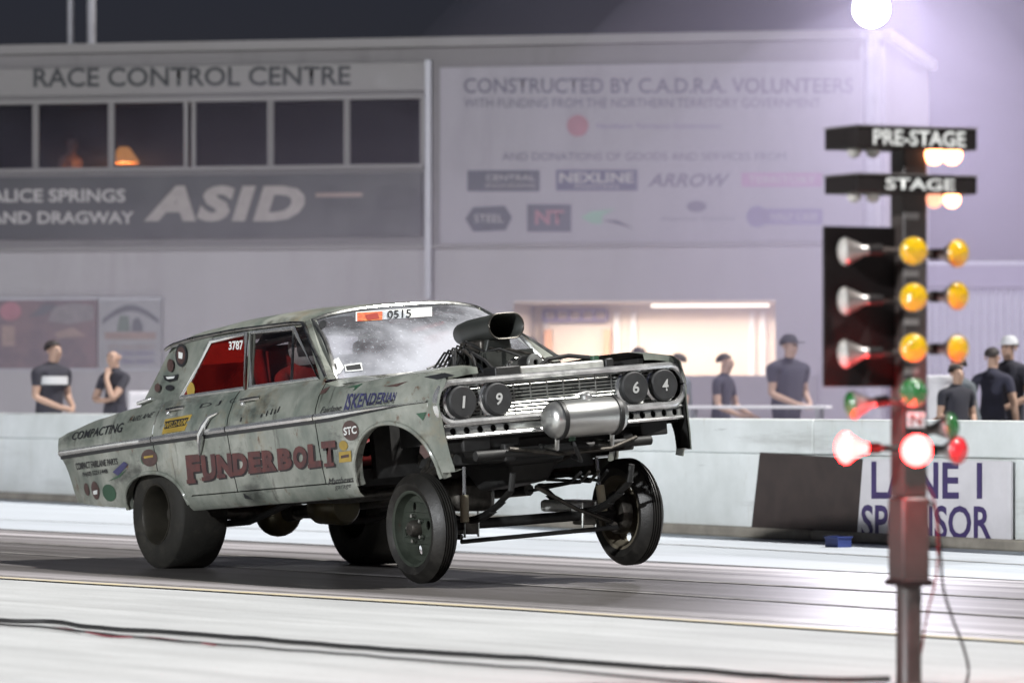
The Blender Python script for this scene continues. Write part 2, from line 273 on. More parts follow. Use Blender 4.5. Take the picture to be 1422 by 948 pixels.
# ------------------------------------------------------------------ mesh helpers
def V(*a): return Vector(a)
class MB:
    def __init__(s): s.v = []; s.f = []
    def add(s, vs, fs):
        o = len(s.v); s.v += [tuple(p) for p in vs]; s.f += [tuple(i + o for i in f) for f in fs]; return s
    def box(s, a, b, M=None):
        (x0, y0, z0), (x1, y1, z1) = a, b
        vs = [V(x0, y0, z0), V(x1, y0, z0), V(x1, y1, z0), V(x0, y1, z0), V(x0, y0, z1), V(x1, y0, z1), V(x1, y1, z1), V(x0, y1, z1)]
        if M is not None: vs = [M @ p for p in vs]
        return s.add(vs, [(0, 3, 2, 1), (4, 5, 6, 7), (0, 1, 5, 4), (1, 2, 6, 5), (2, 3, 7, 6), (3, 0, 4, 7)])
    def tube(s, path, r, n=8, cap=True, closed=False, flat=1.0):
        P = [Vector(p) for p in path]; m = len(P); vs = []; rs = r if isinstance(r, (list, tuple)) else [r] * m
        up = V(0, 0, 1)
        for i, p in enumerate(P):
            if closed: t = P[(i + 1) % m] - P[i - 1]
            else: t = P[min(i + 1, m - 1)] - P[max(i - 1, 0)]
            t.normalize()
            a = t.cross(up)
            if a.length < 0.05: a = t.cross(V(1, 0, 0))
            a.normalize(); b = t.cross(a).normalized()
            for k in range(n):
                q = 2 * math.pi * k / n; vs.append(p + a * math.cos(q) * rs[i] + b * math.sin(q) * rs[i] * flat)
        fs = []
        for i in range(m if closed else m - 1):
            j = (i + 1) % m
            for k in range(n): fs.append((i * n + k, i * n + (k + 1) % n, j * n + (k + 1) % n, j * n + k))
        if cap and not closed: fs += [tuple(range(n - 1, -1, -1)), tuple((m - 1) * n + k for k in range(n))]
        return s.add(vs, fs)
    def lathe(s, prof, c, axis, n=32, ref=None):
        """prof: (radius, distance along axis)"""
        ax = Vector(axis).normalized(); a = ax.orthogonal().normalized() if ref is None else Vector(ref); b = ax.cross(a); c = Vector(c); vs = []; fs = []
        for r, h in prof:
            for k in range(n):
                q = 2 * math.pi * k / n; vs.append(c + ax * h + (a * math.cos(q) + b * math.sin(q)) * max(r, 1e-4))
        for i in range(len(prof) - 1):
            for k in range(n): fs.append((i * n + k, i * n + (k + 1) % n, (i + 1) * n + (k + 1) % n, (i + 1) * n + k))
        return s.add(vs, fs)
    def cyl(s, p0, p1, r, n=20):
        p0, p1 = Vector(p0), Vector(p1); h = (p1 - p0).length
        return s.lathe([(0, 0), (r, 0), (r, h), (0, h)], p0, p1 - p0, n)
    def grid(s, rows):
        m = len(rows[0]); vs = [p for r in rows for p in r]; fs = []
        for i in range(len(rows) - 1):
            for j in range(m - 1): fs.append((i * m + j, i * m + j + 1, (i + 1) * m + j + 1, (i + 1) * m + j))
        return s.add(vs, fs)
    def ball(s, c, r, n=14):
        c = Vector(c); rx, ry, rz = r if isinstance(r, (tuple, list)) else (r, r, r)
        rows = [[c + V(rx * math.sin(t) * math.cos(q), ry * math.sin(t) * math.sin(q), rz * math.cos(t)) for q in [2 * math.pi * k / n for k in range(n + 1)]] for t in [math.pi * i / (n // 2) for i in range(n // 2 + 1)]]
        return s.grid(rows)
    def build(s, name, m, parent=None, M=None, smooth=True, ang=38, bevel=0, **tags):
        me = bpy.data.meshes.new(name); me.from_pydata(s.v, [], s.f); me.update()
        bm = bmesh.new(); bm.from_mesh(me); bmesh.ops.remove_doubles(bm, verts=bm.verts, dist=1e-5); bmesh.ops.dissolve_degenerate(bm, edges=bm.edges, dist=1e-6)
        bmesh.ops.recalc_face_normals(bm, faces=bm.faces); bm.to_mesh(me); bm.free()
        return link(name, me, m, parent, M, smooth, ang, bevel, **tags)
def link(name, me, m, parent=None, M=None, smooth=True, ang=38, bevel=0, **tags):
    if m: me.materials.append(MATS[m])
    if smooth:
        for p in me.polygons: p.use_smooth = True
        me.set_sharp_from_angle(angle=R(ang))
    o = bpy.data.objects.new(name, me); col.objects.link(o)
    if parent: o.parent = parent
    if M is not None: o.matrix_local = M
    if bevel:
        bv = o.modifiers.new('bevel', 'BEVEL'); bv.width = bevel; bv.segments = 2; bv.limit_method = 'ANGLE'; bv.angle_limit = R(40)
    for k, v in tags.items(): o[k] = v
    return o
def thing(name, label, cat, loc=(0, 0, 0), rz=0, group=None):
    o = bpy.data.objects.new(name, None); col.objects.link(o); o.empty_display_size = 0.2
    o.location = loc; o.rotation_euler = (0, 0, rz); o['label'] = label; o['category'] = cat
    if group: o['group'] = group
    return o
def plate(name, outer, holes, depth, m, parent, fn, bevel=0):
    """flat plate with real holes; 2D points -> fn(u, v, d) gives the 3D point"""
    cu = bpy.data.curves.new('plate', 'CURVE'); cu.dimensions = '2D'; cu.fill_mode = 'BOTH'; cu.extrude = depth / 2
    for loop in [outer] + holes:
        sp = cu.splines.new('POLY'); sp.points.add(len(loop) - 1); sp.use_cyclic_u = True
        for i, (u, v) in enumerate(loop): sp.points[i].co = (u, v, 0, 1)
    ob = bpy.data.objects.new('plate', cu); me = bpy.data.meshes.new_from_object(ob); bpy.data.objects.remove(ob); bpy.data.curves.remove(cu)
    for v in me.vertices: v.co = fn(v.co.x, v.co.y, v.co.z)
    me.materials.clear(); me.update()
    return link(name, me, m, parent, None, True, 30)
def ring(cx, cy, r, n=20, ry=None, ph=0): return [(cx + r * math.cos(2 * math.pi * k / n + ph), cy + (ry or r) * math.sin(2 * math.pi * k / n + ph)) for k in range(n)]
def text_mesh(s, bold=0.0, extrude=0.0, shear=0.0, space=1.0, res=3):
    cu = bpy.data.curves.new('t', 'FONT'); cu.body = s; cu.offset = bold; cu.extrude = extrude; cu.shear = shear; cu.space_character = space; cu.resolution_u = res
    ob = bpy.data.objects.new('t', cu); me = bpy.data.meshes.new_from_object(ob); bpy.data.objects.remove(ob); bpy.data.curves.remove(cu)
    me.materials.clear()
    xs = [v.co.x for v in me.vertices]; ys = [v.co.y for v in me.vertices]
    x0, x1, y0, y1 = min(xs), max(xs), min(ys), max(ys)
    for v in me.vertices: v.co.x = (v.co.x - x0) / (x1 - x0); v.co.y = (v.co.y - y0) / (y1 - y0)
    return me
def bil(q, u, v):
    (a, b, c, d) = [Vector(p) for p in q]
    return (a * (1 - u) + b * u) * (1 - v) + (d * (1 - u) + c * u) * v
def lettering(name, s, quad, m, parent, fn, bold=0.0, shear=0.0, depth=0.0, space=1.0, warp=None, M=None):
    """quad: BL, BR, TR, TL in a 2D surface space; fn(a, b, lift) -> 3D"""
    me = text_mesh(s, bold, 0.5 if depth else 0, shear, space)
    for v in me.vertices:
        u, w, l = v.co.x, v.co.y, v.co.z
        if warp: u, w = warp(u, w)
        p = bil([(*q, 0) for q in quad], u, w)
        v.co = fn(p.x, p.y, (l + 0.5) * depth if depth else 0)
    me.update()
    o = link(name, me, m, parent, M, False)
    if ' ' in s: o['kind'] = 'stuff'
    return o
def px_dir(px, py): return V((px - CX) / F, 1, (HY - py) / F)
def ground(px, py): d = px_dir(px, py); return V(0, 0, CH) + d * (CH / -d.z)
def at(px, py, D): return V(0, 0, CH) + px_dir(px, py) * D
def lerp_tab(tab, x):
    if x <= tab[0][0]: return tab[0][1]
    for (a, b), (c, d) in zip(tab, tab[1:]):
        if x <= c: t = (x - a) / (c - a); return b + (d - b) * t
    return tab[-1][1]
def smooth_tab(tab, x):
    if x <= tab[0][0]: return tab[0][1]
    for (a, b), (c, d) in zip(tab, tab[1:]):
        if x <= c: t = (x - a) / (c - a); t = t * t * (3 - 2 * t) * 0.5 + t * 0.5; return b + (d - b) * t
    return tab[-1][1]

# ================================================================== SETTING: ground, lane, barrier
# lane frame: origin on the lane edge, x along the lane (towards the camera's right), y away across the lane
e0, e1 = ground(0, 803), ground(1422, 893)
ldir = (e1 - e0).normalized(); lang = math.atan2(ldir.y, ldir.x)
LM = Matrix.Translation(ground(430, 829)) @ Matrix.Rotation(lang, 4, 'Z')
def sheet(name, x0, x1, y0, y1, z, m, M=None, nx=1, **tags):
    g = MB().grid([[V(x0 + (x1 - x0) * i / nx, y, z) for i in range(nx + 1)] for y in (y0, y1)])
    return g.build(name, m, None, M, False, **tags)
o = sheet('ground', -400, 400, -400, 400, 0, 'asphalt_apron', Matrix.Rotation(lang, 4, 'Z')); o['kind'] = 'structure'
# the lane runs between its near edge and its far edge; both taken from the photo
f0, f1 = ground(0, 735), ground(1422, 807)
iL = LM.inverted()
fa, fb = iL @ f0, iL @ f1
def far_y(x): return fa.y + (fb.y - fa.y) * (x - fa.x) / (fb.x - fa.x)
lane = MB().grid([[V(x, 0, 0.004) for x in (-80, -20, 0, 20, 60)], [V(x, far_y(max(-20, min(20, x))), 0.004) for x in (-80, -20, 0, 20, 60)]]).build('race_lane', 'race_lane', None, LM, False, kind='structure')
b0, b1 = ground(0, 693), ground(1422, 766)
ba, bb = iL @ b0, iL @ b1
def bar_y(x): return ba.y + (bb.y - ba.y) * (x - ba.x) / (bb.x - ba.x)
far = MB().grid([[V(x, far_y(max(-20, min(20, x))) + 0.02, 0.004) for x in (-80, -20, 0, 20, 60)], [V(x, bar_y(x) + 0.3, 0.004) for x in (-80, -20, 0, 20, 60)]]).build('lane_shoulder', 'concrete_far', None, LM, False, kind='structure')
def strip(name, pts, w, m, z=0.008):
    P = [ground(*p) for p in pts]; d = (P[-1] - P[0]).normalized(); n = V(-d.y, d.x, 0)
    P = [P[0] - d * 25] + P + [P[-1] + d * 12]
    rows = []
    for sgn in (-1, 1): rows.append([V(p.x, p.y, z) + n * sgn * (w / 2) * (1 + 0.25 * noise.noise(p * 0.7 + V(sgn * 9, 0, 0))) for p in subdiv(P, 24)])
    return MB().grid(rows).build(name, m, None, None, False, kind='structure')
def subdiv(P, n):
    out = []
    for a, b in zip(P, P[1:]):
        for i in range(n): out.append(a.lerp(b, i / n))
    return out + [P[-1]]
strip('lane_edge_line', [(0, 803), (711, 846), (1422, 893)], 0.11, 'yellow_paint')
strip('lane_seam', [(0, 735), (711, 770), (1422, 807)], 0.05, 'groove_dark')
strip('lane_seam', [(0, 753), (711, 794), (1422, 833)], 0.07, 'groove_dark')
strip('lane_seam', [(0, 768), (711, 812), (1422, 859)], 0.06, 'groove_dark', 0.0085)
strip('lane_seam', [(0, 800), (711, 841), (1422, 886)], 0.035, 'groove_dark', 0.009)
strip('shoulder_stripe', [(0, 722), (940, 757), (1422, 785)], 0.05, 'groove_dark', 0.0085)

# barrier frame: x along, y towards the track (camera side), z up
bdir = (b1 - b0).normalized(); bang = math.atan2(bdir.y, bdir.x)
bar = thing('concrete_barrier', 'long white painted concrete barrier wall with a thick cap beside the lane', 'barrier', b0, bang)
BI = (Matrix.Translation(b0) @ Matrix.Rotation(bang, 4, 'Z')).inverted()
def bar_pt(px, py):                                  # pixel -> (along, z) on the barrier's face
    o_ = BI @ V(0, 0, CH); d_ = (BI.to_3x3() @ px_dir(px, py)); t = -o_.y / d_.y; p = o_ + d_ * t; return (p.x, p.z)
blen = (b1 - b0).length
k = -30.0
while k < blen + 12:
    MB().box((k + 0.004, 0.0, 0.0), (k + 4.996, 0.20, 0.66)).build('wall_panel', 'white_barrier', bar, bevel=0.006)
    MB().box((k + 0.003, -0.04, 0.645), (k + 4.997, 0.24, 0.905)).build('cap_panel', 'white_barrier', bar, bevel=0.015)
    MB().box((k + 0.002, -0.07, 0.0), (k + 4.998, 0.20, 0.085)).build('footing', 'barrier_base', bar, bevel=0.02)
    k += 5.0
def bar_board(name, pxs, m, label, cat, lift=0.03):
    q = [bar_pt(*p) for p in pxs]; z0 = min(q[0][1], q[1][1]); z1 = max(q[2][1], q[3][1])
    t = thing(name, label, cat, b0, bang)
    g = MB(); vs = [V(a, -lift - 0.015, c) for a, c in q] + [V(a, -lift, c) for a, c in q]
    g.add(vs, [(0, 1, 2, 3), (7, 6, 5, 4), (0, 4, 5, 1), (1, 5, 6, 2), (2, 6, 7, 3), (3, 7, 4, 0)])
    g.build('panel', m, t, None, False); return t
bar_board('dark_advertising_board', [(1048, 752), (1198, 752), (1206, 637), (1062, 628)], 'dark_board', 'dark brown board with slanted ends fixed low on the white barrier', 'board')
sg = bar_board('sponsor_sign', [(1197, 752), (1412, 756), (1412, 640), (1206, 637)], 'sign_white', 'white LANE 1 SPONSOR sign with purple letters on the barrier', 'sign', 0.034)
bfn = lambda a, c, l: V(a, -0.052 - l, c)
lettering('lettering', 'LANE 1', [bar_pt(1218, 692), bar_pt(1372, 692), bar_pt(1372, 642), bar_pt(1218, 640)], 'sign_purple', sg, bfn, bold=0.02)
lettering('lettering', 'SPONSOR', [bar_pt(1204, 748), bar_pt(1385, 749), bar_pt(1385, 702), bar_pt(1204, 700)], 'sign_purple', sg, bfn, bold=0.02)
gb = ground(1164, 760)
bk_ = thing('blue_crate', 'small low blue plastic crate at the foot of the dark board', 'crate', gb, bang)
CM = Matrix.Scale(0.72, 4)
cr = MB(); cr.box((-0.11, -0.08, 0.006), (0.11, 0.08, 0.02)); cr.box((-0.11, -0.08, 0.02), (0.11, -0.068, 0.10)); cr.box((-0.11, 0.068, 0.02), (0.11, 0.08, 0.10)); cr.box((-0.11, -0.068, 0.02), (-0.098, 0.068, 0.10)); cr.box((0.098, -0.068, 0.02), (0.11, 0.068, 0.10))
cr.build('tub', 'blue_plastic', bk_, CM, False)
rm = MB(); rm.tube([V(-0.115, -0.085, 0.105), V(0.115, -0.085, 0.105), V(0.115, 0.085, 0.105), V(-0.115, 0.085, 0.105)], 0.009, 6, closed=True); rm.build('rim', 'blue_plastic', bk_, CM)

# ================================================================== RACE CONTROL BUILDING
BA = -math.atan(0.2126); BO = V(0, 54, 0)
bld = thing('race_control_building', 'two storey grey race control building with a long row of upstairs windows', 'building', BO, BA)
BMI = (Matrix.Translation(BO) @ Matrix.Rotation(BA, 4, 'Z')).inverted()
def bp(px, py, dep=0.0):
    o_ = BMI @ V(0, 0, CH); d_ = BMI.to_3x3() @ px_dir(px, py); t = (dep - o_.y) / d_.y; p = o_ + d_ * t; return (p.x, p.z)
def bbox(name, px0, py0, px1, py1, d0, d1, m, parent=bld, bevel=0):
    """box on the facade given by pixel corners; d0 < d1 depths (negative = proud of the wall)"""
    a = bp(px0, py1); c = bp(px1, py0)
    return MB().box((a[0], d0, max(a[1], 0.0)), (c[0], d1, c[1])).build(name, m, parent, None, False, bevel=bevel)
xL = bp(-260, 100)[0]; xR = bp(1229, 100)[0]
zt = bp(600, 66)[1]; z2 = bp(600, 343)[1]
xw0, xw1 = bp(-160, 143)[0], bp(586, 143)[0]
zs, zh_ = bp(300, 234)[1], bp(300, 137)[1]
# walls: upper storey around the window strip, lower storey around the lit bay
bay0, bay1 = bp(712, 417)[0], bp(1076, 417)[0]; zbay = bp(890, 417)[1]
w = MB()
w.box((xL, 0, z2), (xw1, 5, zs - 0.02)); w.box((xL, 0, zh_), (xw1, 5, zt)); w.box((xw1, 0, z2), (xR, 5, zt)); w.box((xL, 0.3, zs - 0.02), (xw0, 5, zh_))
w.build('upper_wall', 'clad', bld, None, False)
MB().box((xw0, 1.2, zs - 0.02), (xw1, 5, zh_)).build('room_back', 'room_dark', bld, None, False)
w = MB(); w.box((xL, 0.06, 0), (bay0, 5, z2)); w.box((bay1, 0.06, 0), (xR, 5, z2)); w.box((bay0, 0.06, zbay), (bay1, 5, z2))
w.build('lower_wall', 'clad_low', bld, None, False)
MB().box((xL - 0.1, -0.14, zt), (xR + 0.1, 5.1, zt + 0.12)).build('roof_edge', 'clad_trim', bld, None, False)
bbox('fascia', -160, 87, 592, 137, -0.045, 0, 'clad_trim')
bbox('head_trim', -160, 137, 590, 143, -0.06, 0, 'clad_trim')
bbox('sill', -160, 233, 590, 238, -0.08, 0, 'clad_trim')
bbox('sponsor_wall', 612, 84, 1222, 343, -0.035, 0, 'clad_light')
bbox('corner_post', 1196, 66, 1230, 343, -0.10, -0.036, 'clad_light')
bbox('downpipe', 592, 84, 600, 415, -0.07, -0.01, 'steel_grey')
bbox('storey_flashing', -160, 340, 1228, 345, -0.05, 0.06, 'clad_trim')
# windows: mullions at these pixels
mull = [-150, -52, 50, 155, 264, 376, 482, 588]
for a, c in zip(mull, mull[1:]):
    wd = 17 if a in (264,) or c in (264,) else 8
    x0, x1 = bp(a + (8 if a == 264 else 4), 190)[0], bp(c - (8 if c == 264 else 4), 190)[0]
    fr = MB()
    fr.box((x0 - 0.05, -0.02, zs), (x0, 0.06, zh_)); fr.box((x1, -0.02, zs), (x1 + 0.05, 0.06, zh_))
    fr.box((x0, -0.02, zs), (x1, 0.06, zs + 0.03)); fr.box((x0, -0.02, zh_ - 0.03), (x1, 0.06, zh_))
    wo = fr.build('window', 'clad_trim', bld, None, False)
    MB().box((x0, 0.015, zs + 0.03), (x1, 0.022, zh_ - 0.03)).build('pane', 'pane_dark', wo, None, False)
# sign band
sb = bbox('sign_band', -160, 240, 587, 335, -0.06, 0, 'band_dark')
fnb = lambda a, c, l: V(a, -0.064 - l, c)
def btext(s, px0, px1, ytop, ybot, m, bold=0.01, shear=0, parent=sb, sl=0.0, fn=fnb, space=1.0):
    return lettering('lettering', s, [bp(px0, ybot), bp(px1, ybot - sl), bp(px1, ytop - sl), bp(px0, ytop)], m, parent, fn, bold, shear, 0.0, space)
btext('ALICE SPRINGS', -12, 176, 263, 281, 'letter_pale', 0.02)
btext('INLAND DRAGWAY', -50, 188, 294, 311, 'letter_pale', 0.02)
btext('ASID', 202, 425, 258, 308, 'letter_taupe', 0.055, 0.22, space=1.18)
fl_ = bbox('flame_mark', 440, 268, 505, 274, -0.068, -0.061, 'poster_orange', sb)
fnt = lambda a, c, l: V(a, -0.049 - l, c)
btext('RACE CONTROL CENTRE', 48, 488, 95, 122, 'letter_dark', 0.02, parent=bld, fn=fnt, sl=3)
fns = lambda a, c, l: V(a, -0.039 - l, c)
btext('CONSTRUCTED BY C.A.D.R.A. VOLUNTEERS', 645, 1185, 109, 130, 'letter_mid', 0.01, parent=bld, fn=fns)
btext('WITH FUNDING FROM THE NORTHERN TERRITORY GOVERNMENT', 645, 1140, 137, 150, 'letter_mid', 0.0, parent=bld, fn=fns)
btext('AND DONATIONS OF GOODS AND SERVICES FROM', 698, 1092, 212, 223, 'letter_mid', 0.0, parent=bld, fn=fns)
btext('Northern Territory Government', 830, 1002, 172, 181, 'logo_violet', 0.0, parent=bld, fn=fns)
btext('ARROW', 900, 1015, 241, 260, 'letter_mid', 0.02, 0.3, parent=bld, fn=fns)
btext('Asprint Centre', 918, 1022, 301, 308, 'letter_mid', 0.0, parent=bld, fn=fns)
def logo(pts, m, name='logo_panel'):
    q = [bp(*p) for p in pts]; n = len(q); g = MB()
    g.add([V(a, -0.043, c) for a, c in q] + [V(a, -0.034, c) for a, c in q], [tuple(range(n)), tuple(range(2 * n - 1, n - 1, -1))] + [(i, i + n, (i + 1) % n + n, (i + 1) % n) for i in range(n)])
    return g.build(name, m, bld, None, False)
def rect(x0, y0, x1, y1): return [(x0, y1), (x1, y1), (x1, y0), (x0, y0)]
fnl = lambda a, c, l: V(a, -0.047 - l, c)
def pxring(cx, cy, rx, ry, n=24): return [(cx + rx * math.cos(2 * math.pi * k / n), cy - ry * math.sin(2 * math.pi * k / n)) for k in range(n)]
l1 = logo(rect(650, 237, 750, 266), 'logo_slate'); btext('CENTRAL', 676, 744, 243, 251, 'letter_pale', 0, parent=l1, fn=fnl); btext('ENGINEERING', 676, 744, 255, 261, 'letter_taupe', 0, parent=l1, fn=fnl)
l2 = logo(rect(773, 236, 886, 265), 'logo_blue'); btext('NEXLINE', 778, 881, 240, 254, 'letter_pale', 0.02, parent=l2, fn=fnl); btext('PAINTING', 800, 860, 257, 262, 'letter_pale', 0, parent=l2, fn=fnl)
l3 = logo(rect(1030, 240, 1143, 260), 'logo_pink'); btext('TERRITORY', 1040, 1133, 245, 255, 'letter_pale', 0, parent=l3, fn=fnl)
l4 = logo([(647, 304), (658, 288), (702, 286), (712, 302), (703, 320), (658, 322)], 'logo_slate'); btext('STEEL', 660, 700, 298, 309, 'letter_pale', 0, parent=l4, fn=fnl)
l5 = logo(rect(733, 284, 794, 322), 'logo_slate'); btext('NT', 744, 784, 292, 312, 'logo_red', 0.03, parent=l5, fn=fnl)
logo([(807, 302), (822, 294), (856, 290), (838, 299), (836, 312), (822, 310)], 'logo_green'); logo([(838, 306), (858, 306), (882, 318), (860, 312)], 'logo_slate')
logo(pxring(803, 175, 15, 15), 'logo_red'); logo(pxring(968, 287, 14, 8), 'letter_mid')
l6 = logo(rect(1060, 290, 1143, 312), 'logo_violet'); logo(pxring(1052, 301, 15, 15), 'logo_violet'); btext('HALF CASE', 1072, 1136, 296, 306, 'letter_pale', 0, parent=l6, fn=fnl)
# lit bay on the ground floor
w = MB(); w.box((bay0, 1.4, 0), (bay1, 1.6, zbay)); w.box((bay0, 0.06, zbay - 0.02), (bay1, 1.4, zbay))
w.build('bay_back_wall', 'warm_wall', bld, None, False)
w = MB()
for a in (724, 826, 850, 1018, 1034):
    c0 = bp(a, 450)[0]; MB().box((c0, 1.34, 0), (c0 + 0.07, 1.4, zbay - 0.12)).build('bay_frame', 'white_plastic', bld, None, False)
w = MB()
for a in (728, 812):
    c0 = bp(a, 450)[0]; MB().box((c0, 1.28, 0), (c0 + 0.09, 1.34, zbay - 0.35)).build('door_frame', 'orange_frame', bld, None, False)
cb = MB()
a0, a1 = bp(728, 430)[0], bp(818, 430)[0]; zz0, zz1 = bp(770, 444)[1], bp(770, 426)[1]
cb.box((a0, 1.2, zz0), (a1, 1.3, zz0 + 0.03)); cb.box((a0, 1.2, zz1 - 0.03), (a1, 1.3, zz1))
for i in range(6): cb.box((a0 + (a1 - a0) * i / 5 - 0.015, 1.2, zz0 + 0.03), (a0 + (a1 - a0) * i / 5 + 0.015, 1.3, zz1 - 0.03))
cb.build('wall_rack', 'logo_violet', bld, None, False)
c0, c1 = bp(895, 420)[0], bp(1060, 420)[0]
MB().cyl((c0, 0.5, zbay - 0.06), (c1, 0.5, zbay - 0.06), 0.022, 12).build('light_tube', 'tube_lit', bld)
al = bpy.data.lights.new('bay_light', 'AREA'); alo = bpy.data.objects.new('bay_light', al); col.objects.link(alo); alo.parent = bld
al.shape = 'RECTANGLE'; al.size = (bay1 - bay0) * 0.9; al.size_y = 0.3; al.energy = 80; al.color = (1.0, 0.80, 0.60); alo.location = ((bay0 + bay1) / 2 + 0.2, 0.55, zbay - 0.12)
MB().box((bp(905, 520)[0], 0.0, 0), (bp(1135, 520)[0], 0.5, bp(1000, 521)[1])).build('counter', 'clad_trim', bld, None, False)
# desk lamp in the control room and a chair-back shape
dl = thing('desk_lamp', 'orange glowing desk lamp seen through the control room window', 'lamp', BO, BA)
dx, dz = bp(155, 215); 
MB().lathe([(0.02, 0.22), (0.07, 0.21), (0.20, 0.03), (0.21, 0.0), (0.19, 0.0), (0.05, 0.18)], (dx, 0.55, dz - 0.08), (0, 0, 1), 20).build('shade', 'desk_lit', dl)
MB().cyl((dx - 0.15, 0.55, zs), (dx - 0.15, 0.55, dz + 0.02), 0.012, 8).build('stand', 'steel_grey', dl)
MB().cyl((dx - 0.15, 0.55, zs - 0.02), (dx - 0.15, 0.55, zs + 0.03), 0.09, 16).build('base', 'orange_frame', dl)
pl = bpy.data.lights.new('desk_glow', 'POINT'); plo = bpy.data.objects.new('desk_glow', pl); col.objects.link(plo); plo.parent = dl; pl.energy = 14; pl.color = (1.0, 0.45, 0.15); pl.shadow_soft_size = 0.06; plo.location = (dx, 0.55, dz - 0.12)
# masts on the roof
for pxm, rr in ((72, 0.045), (101, 0.06)):
    a = bp(pxm, 60)[0]; t = thing('roof_mast', '%s steel mast on the roof above the word RACE' % ('thinner, darker' if rr < 0.05 else 'thicker, paler'), 'mast', BO, BA, 'roof masts')
    MB().cyl((a, 0.8, zt + 0.12), (a, 0.8, zt + 3.2), rr, 10).build('pole', 'steel_grey', t)
    MB().box((a - 0.12, 0.68, zt + 0.11), (a + 0.12, 0.92, zt + 0.15)).build('base_plate', 'steel_grey', t)
# posters low on the wall
def poster(name, x0, y0, x1, y1, m, label, dep=0.02):
    t = thing(name, label, 'banner', BO, BA); a = bp(x0, y1); c = bp(x1, y0)
    MB().box((a[0], dep, a[1]), (c[0], dep + 0.025, c[1])).build('sheet', m, t, None, False)
    fm = MB(); fm.box((a[0] - 0.03, dep - 0.01, c[1]), (c[0] + 0.03, dep + 0.02, c[1] + 0.03)); fm.box((a[0] - 0.03, dep - 0.01, a[1] - 0.03), (c[0] + 0.03, dep + 0.02, a[1])); fm.build('frame', 'steel_grey', t, None, False)
    return t
p1 = poster('red_banner', -120, 416, 134, 512, 'poster_red', 'dark red printed banner on the lower wall')
p2 = poster('grey_banner', 138, 416, 224, 512, 'poster_grey', 'pale grey banner with a dark arch and lettering on the lower wall')
def pmark(t, pts, m, dep=0.012, name='print_patch'):
    q = [bp(*p) for p in pts]; n = len(q)
    MB().add([V(a, dep, c) for a, c in q], [tuple(range(n))]).build(name, m, t, None, False)
pmark(p1, pxring(14, 432, 15, 13), 'logo_red'); pmark(p1, [(40, 440), (60, 422), (80, 424), (60, 438)], 'poster_dark', 0.011); pmark(p1, [(66, 446), (74, 426), (100, 420), (130, 424), (130, 444), (96, 450)], 'poster_mid', 0.013); pmark(p1, rect(2, 452, 20, 480), 'poster_orange'); pmark(p1, [(75, 462), (100, 454), (120, 466), (80, 470)], 'poster_orange', 0.0115)
arch = [(142 + 78 * i / 14, 443 - 20 * math.sin(math.pi * i / 14)) for i in range(15)]
pmark(p2, arch + [(x, y + 7 + 2 * math.sin(math.pi * i / 14)) for i, (x, y) in reversed(list(enumerate(arch)))], 'poster_dark')
pmark(p2, [(161, 460), (166, 438), (178, 438), (180, 460)], 'poster_green'); pmark(p2, [(182, 460), (184, 444), (192, 440), (198, 452), (198, 460)], 'poster_dark'); pmark(p2, rect(145, 461, 216, 471), 'poster_orange', 0.0115)
for yy, mm in ((481, 'poster_orange'), (490, 'logo_violet'), (501, 'logo_violet')): btext('HOT DRAG NIGHTS', 150, 214, yy - 3, yy + 4, mm, 0, parent=p2, fn=lambda a, c, l: V(a, 0.012, c))

# ------------------------------------------------------------------ shed on the right
SD = 52.0
sx0, sx1 = at(1286, 400, SD).x, at(1620, 400, SD).x
shed = thing('metal_shed', 'low shed with pale corrugated wall and purple grey roof edge', 'shed', (0, SD, 0), 0)
zr = at(1300, 370, SD).z
rows = [[], []]
n = 120
for i in range(n + 1):
    x = sx0 + (sx1 - sx0) * i / n; y = 0.03 * math.cos(i * math.pi * 0.5)
    rows[0].append(V(x, y, 0)); rows[1].append(V(x, y, at(1300, 402, SD).z))
MB().grid(rows).build('corrugated_wall', 'corrugated', shed)
MB().box((sx0 - 0.3, -0.5, at(1300, 399, SD).z), (sx1, 0.15, zr)).build('roof_edge', 'roof_purple', shed, None, False)
MB().box((sx0 - 0.3, 0.2, 0), (sx1, 5, zr - 0.05)).build('back_wall', 'roof_purple', shed, None, False)
MB().box((sx0 - 0.35, -0.55, zr), (sx1, 5, zr + 0.05)).build('roof_sheet', 'corrugated', shed, None, False)

# ------------------------------------------------------------------ floodlight tower behind the building
FD = 51.0
fp = at(1210, 20, FD)
tw = thing('floodlight_tower', 'round floodlight glaring on a tall grey pole at the building corner', 'floodlight', (fp.x, fp.y, 0))
MB().lathe([(0.16, 0), (0.16, 0.4), (0.12, 0.42), (0.10, fp.z - 0.25), (0, fp.z - 0.25)], (0, 0, 0), (0, 0, 1), 16).build('pole', 'steel_grey', tw)
MB().box((-0.12, -0.06, fp.z - 0.30), (0.12, 0.10, fp.z - 0.23)).build('bracket', 'steel_grey', tw)
hd = MB().lathe([(0.05, 0.20), (0.12, 0.17), (0.21, 0.0), (0.23, -0.02), (0.22, -0.03)], (0, 0, fp.z + 0.06), (0, 1, 0), 32).build('lamp_head', 'steel_grey', tw)
MB().lathe([(0, -0.050), (0.10, -0.047), (0.18, -0.035), (0.215, -0.015)], (0, 0, fp.z + 0.06), (0, 1, 0), 32).build('lens', 'flood_lit', hd)
sp = bpy.data.lights.new('floodlight_beam', 'SPOT'); spo = bpy.data.objects.new('floodlight_beam', sp); col.objects.link(spo); spo.parent = tw
sp.energy = 2000; sp.spot_size = R(116); sp.spot_blend = 1.0; sp.shadow_soft_size = 0.35; sp.color = (0.92, 0.88, 1.0)
spo.location = (0, -0.35, fp.z); spo.rotation_euler = V(0.5, -1, -0.12).to_track_quat('-Z', 'Y').to_euler()

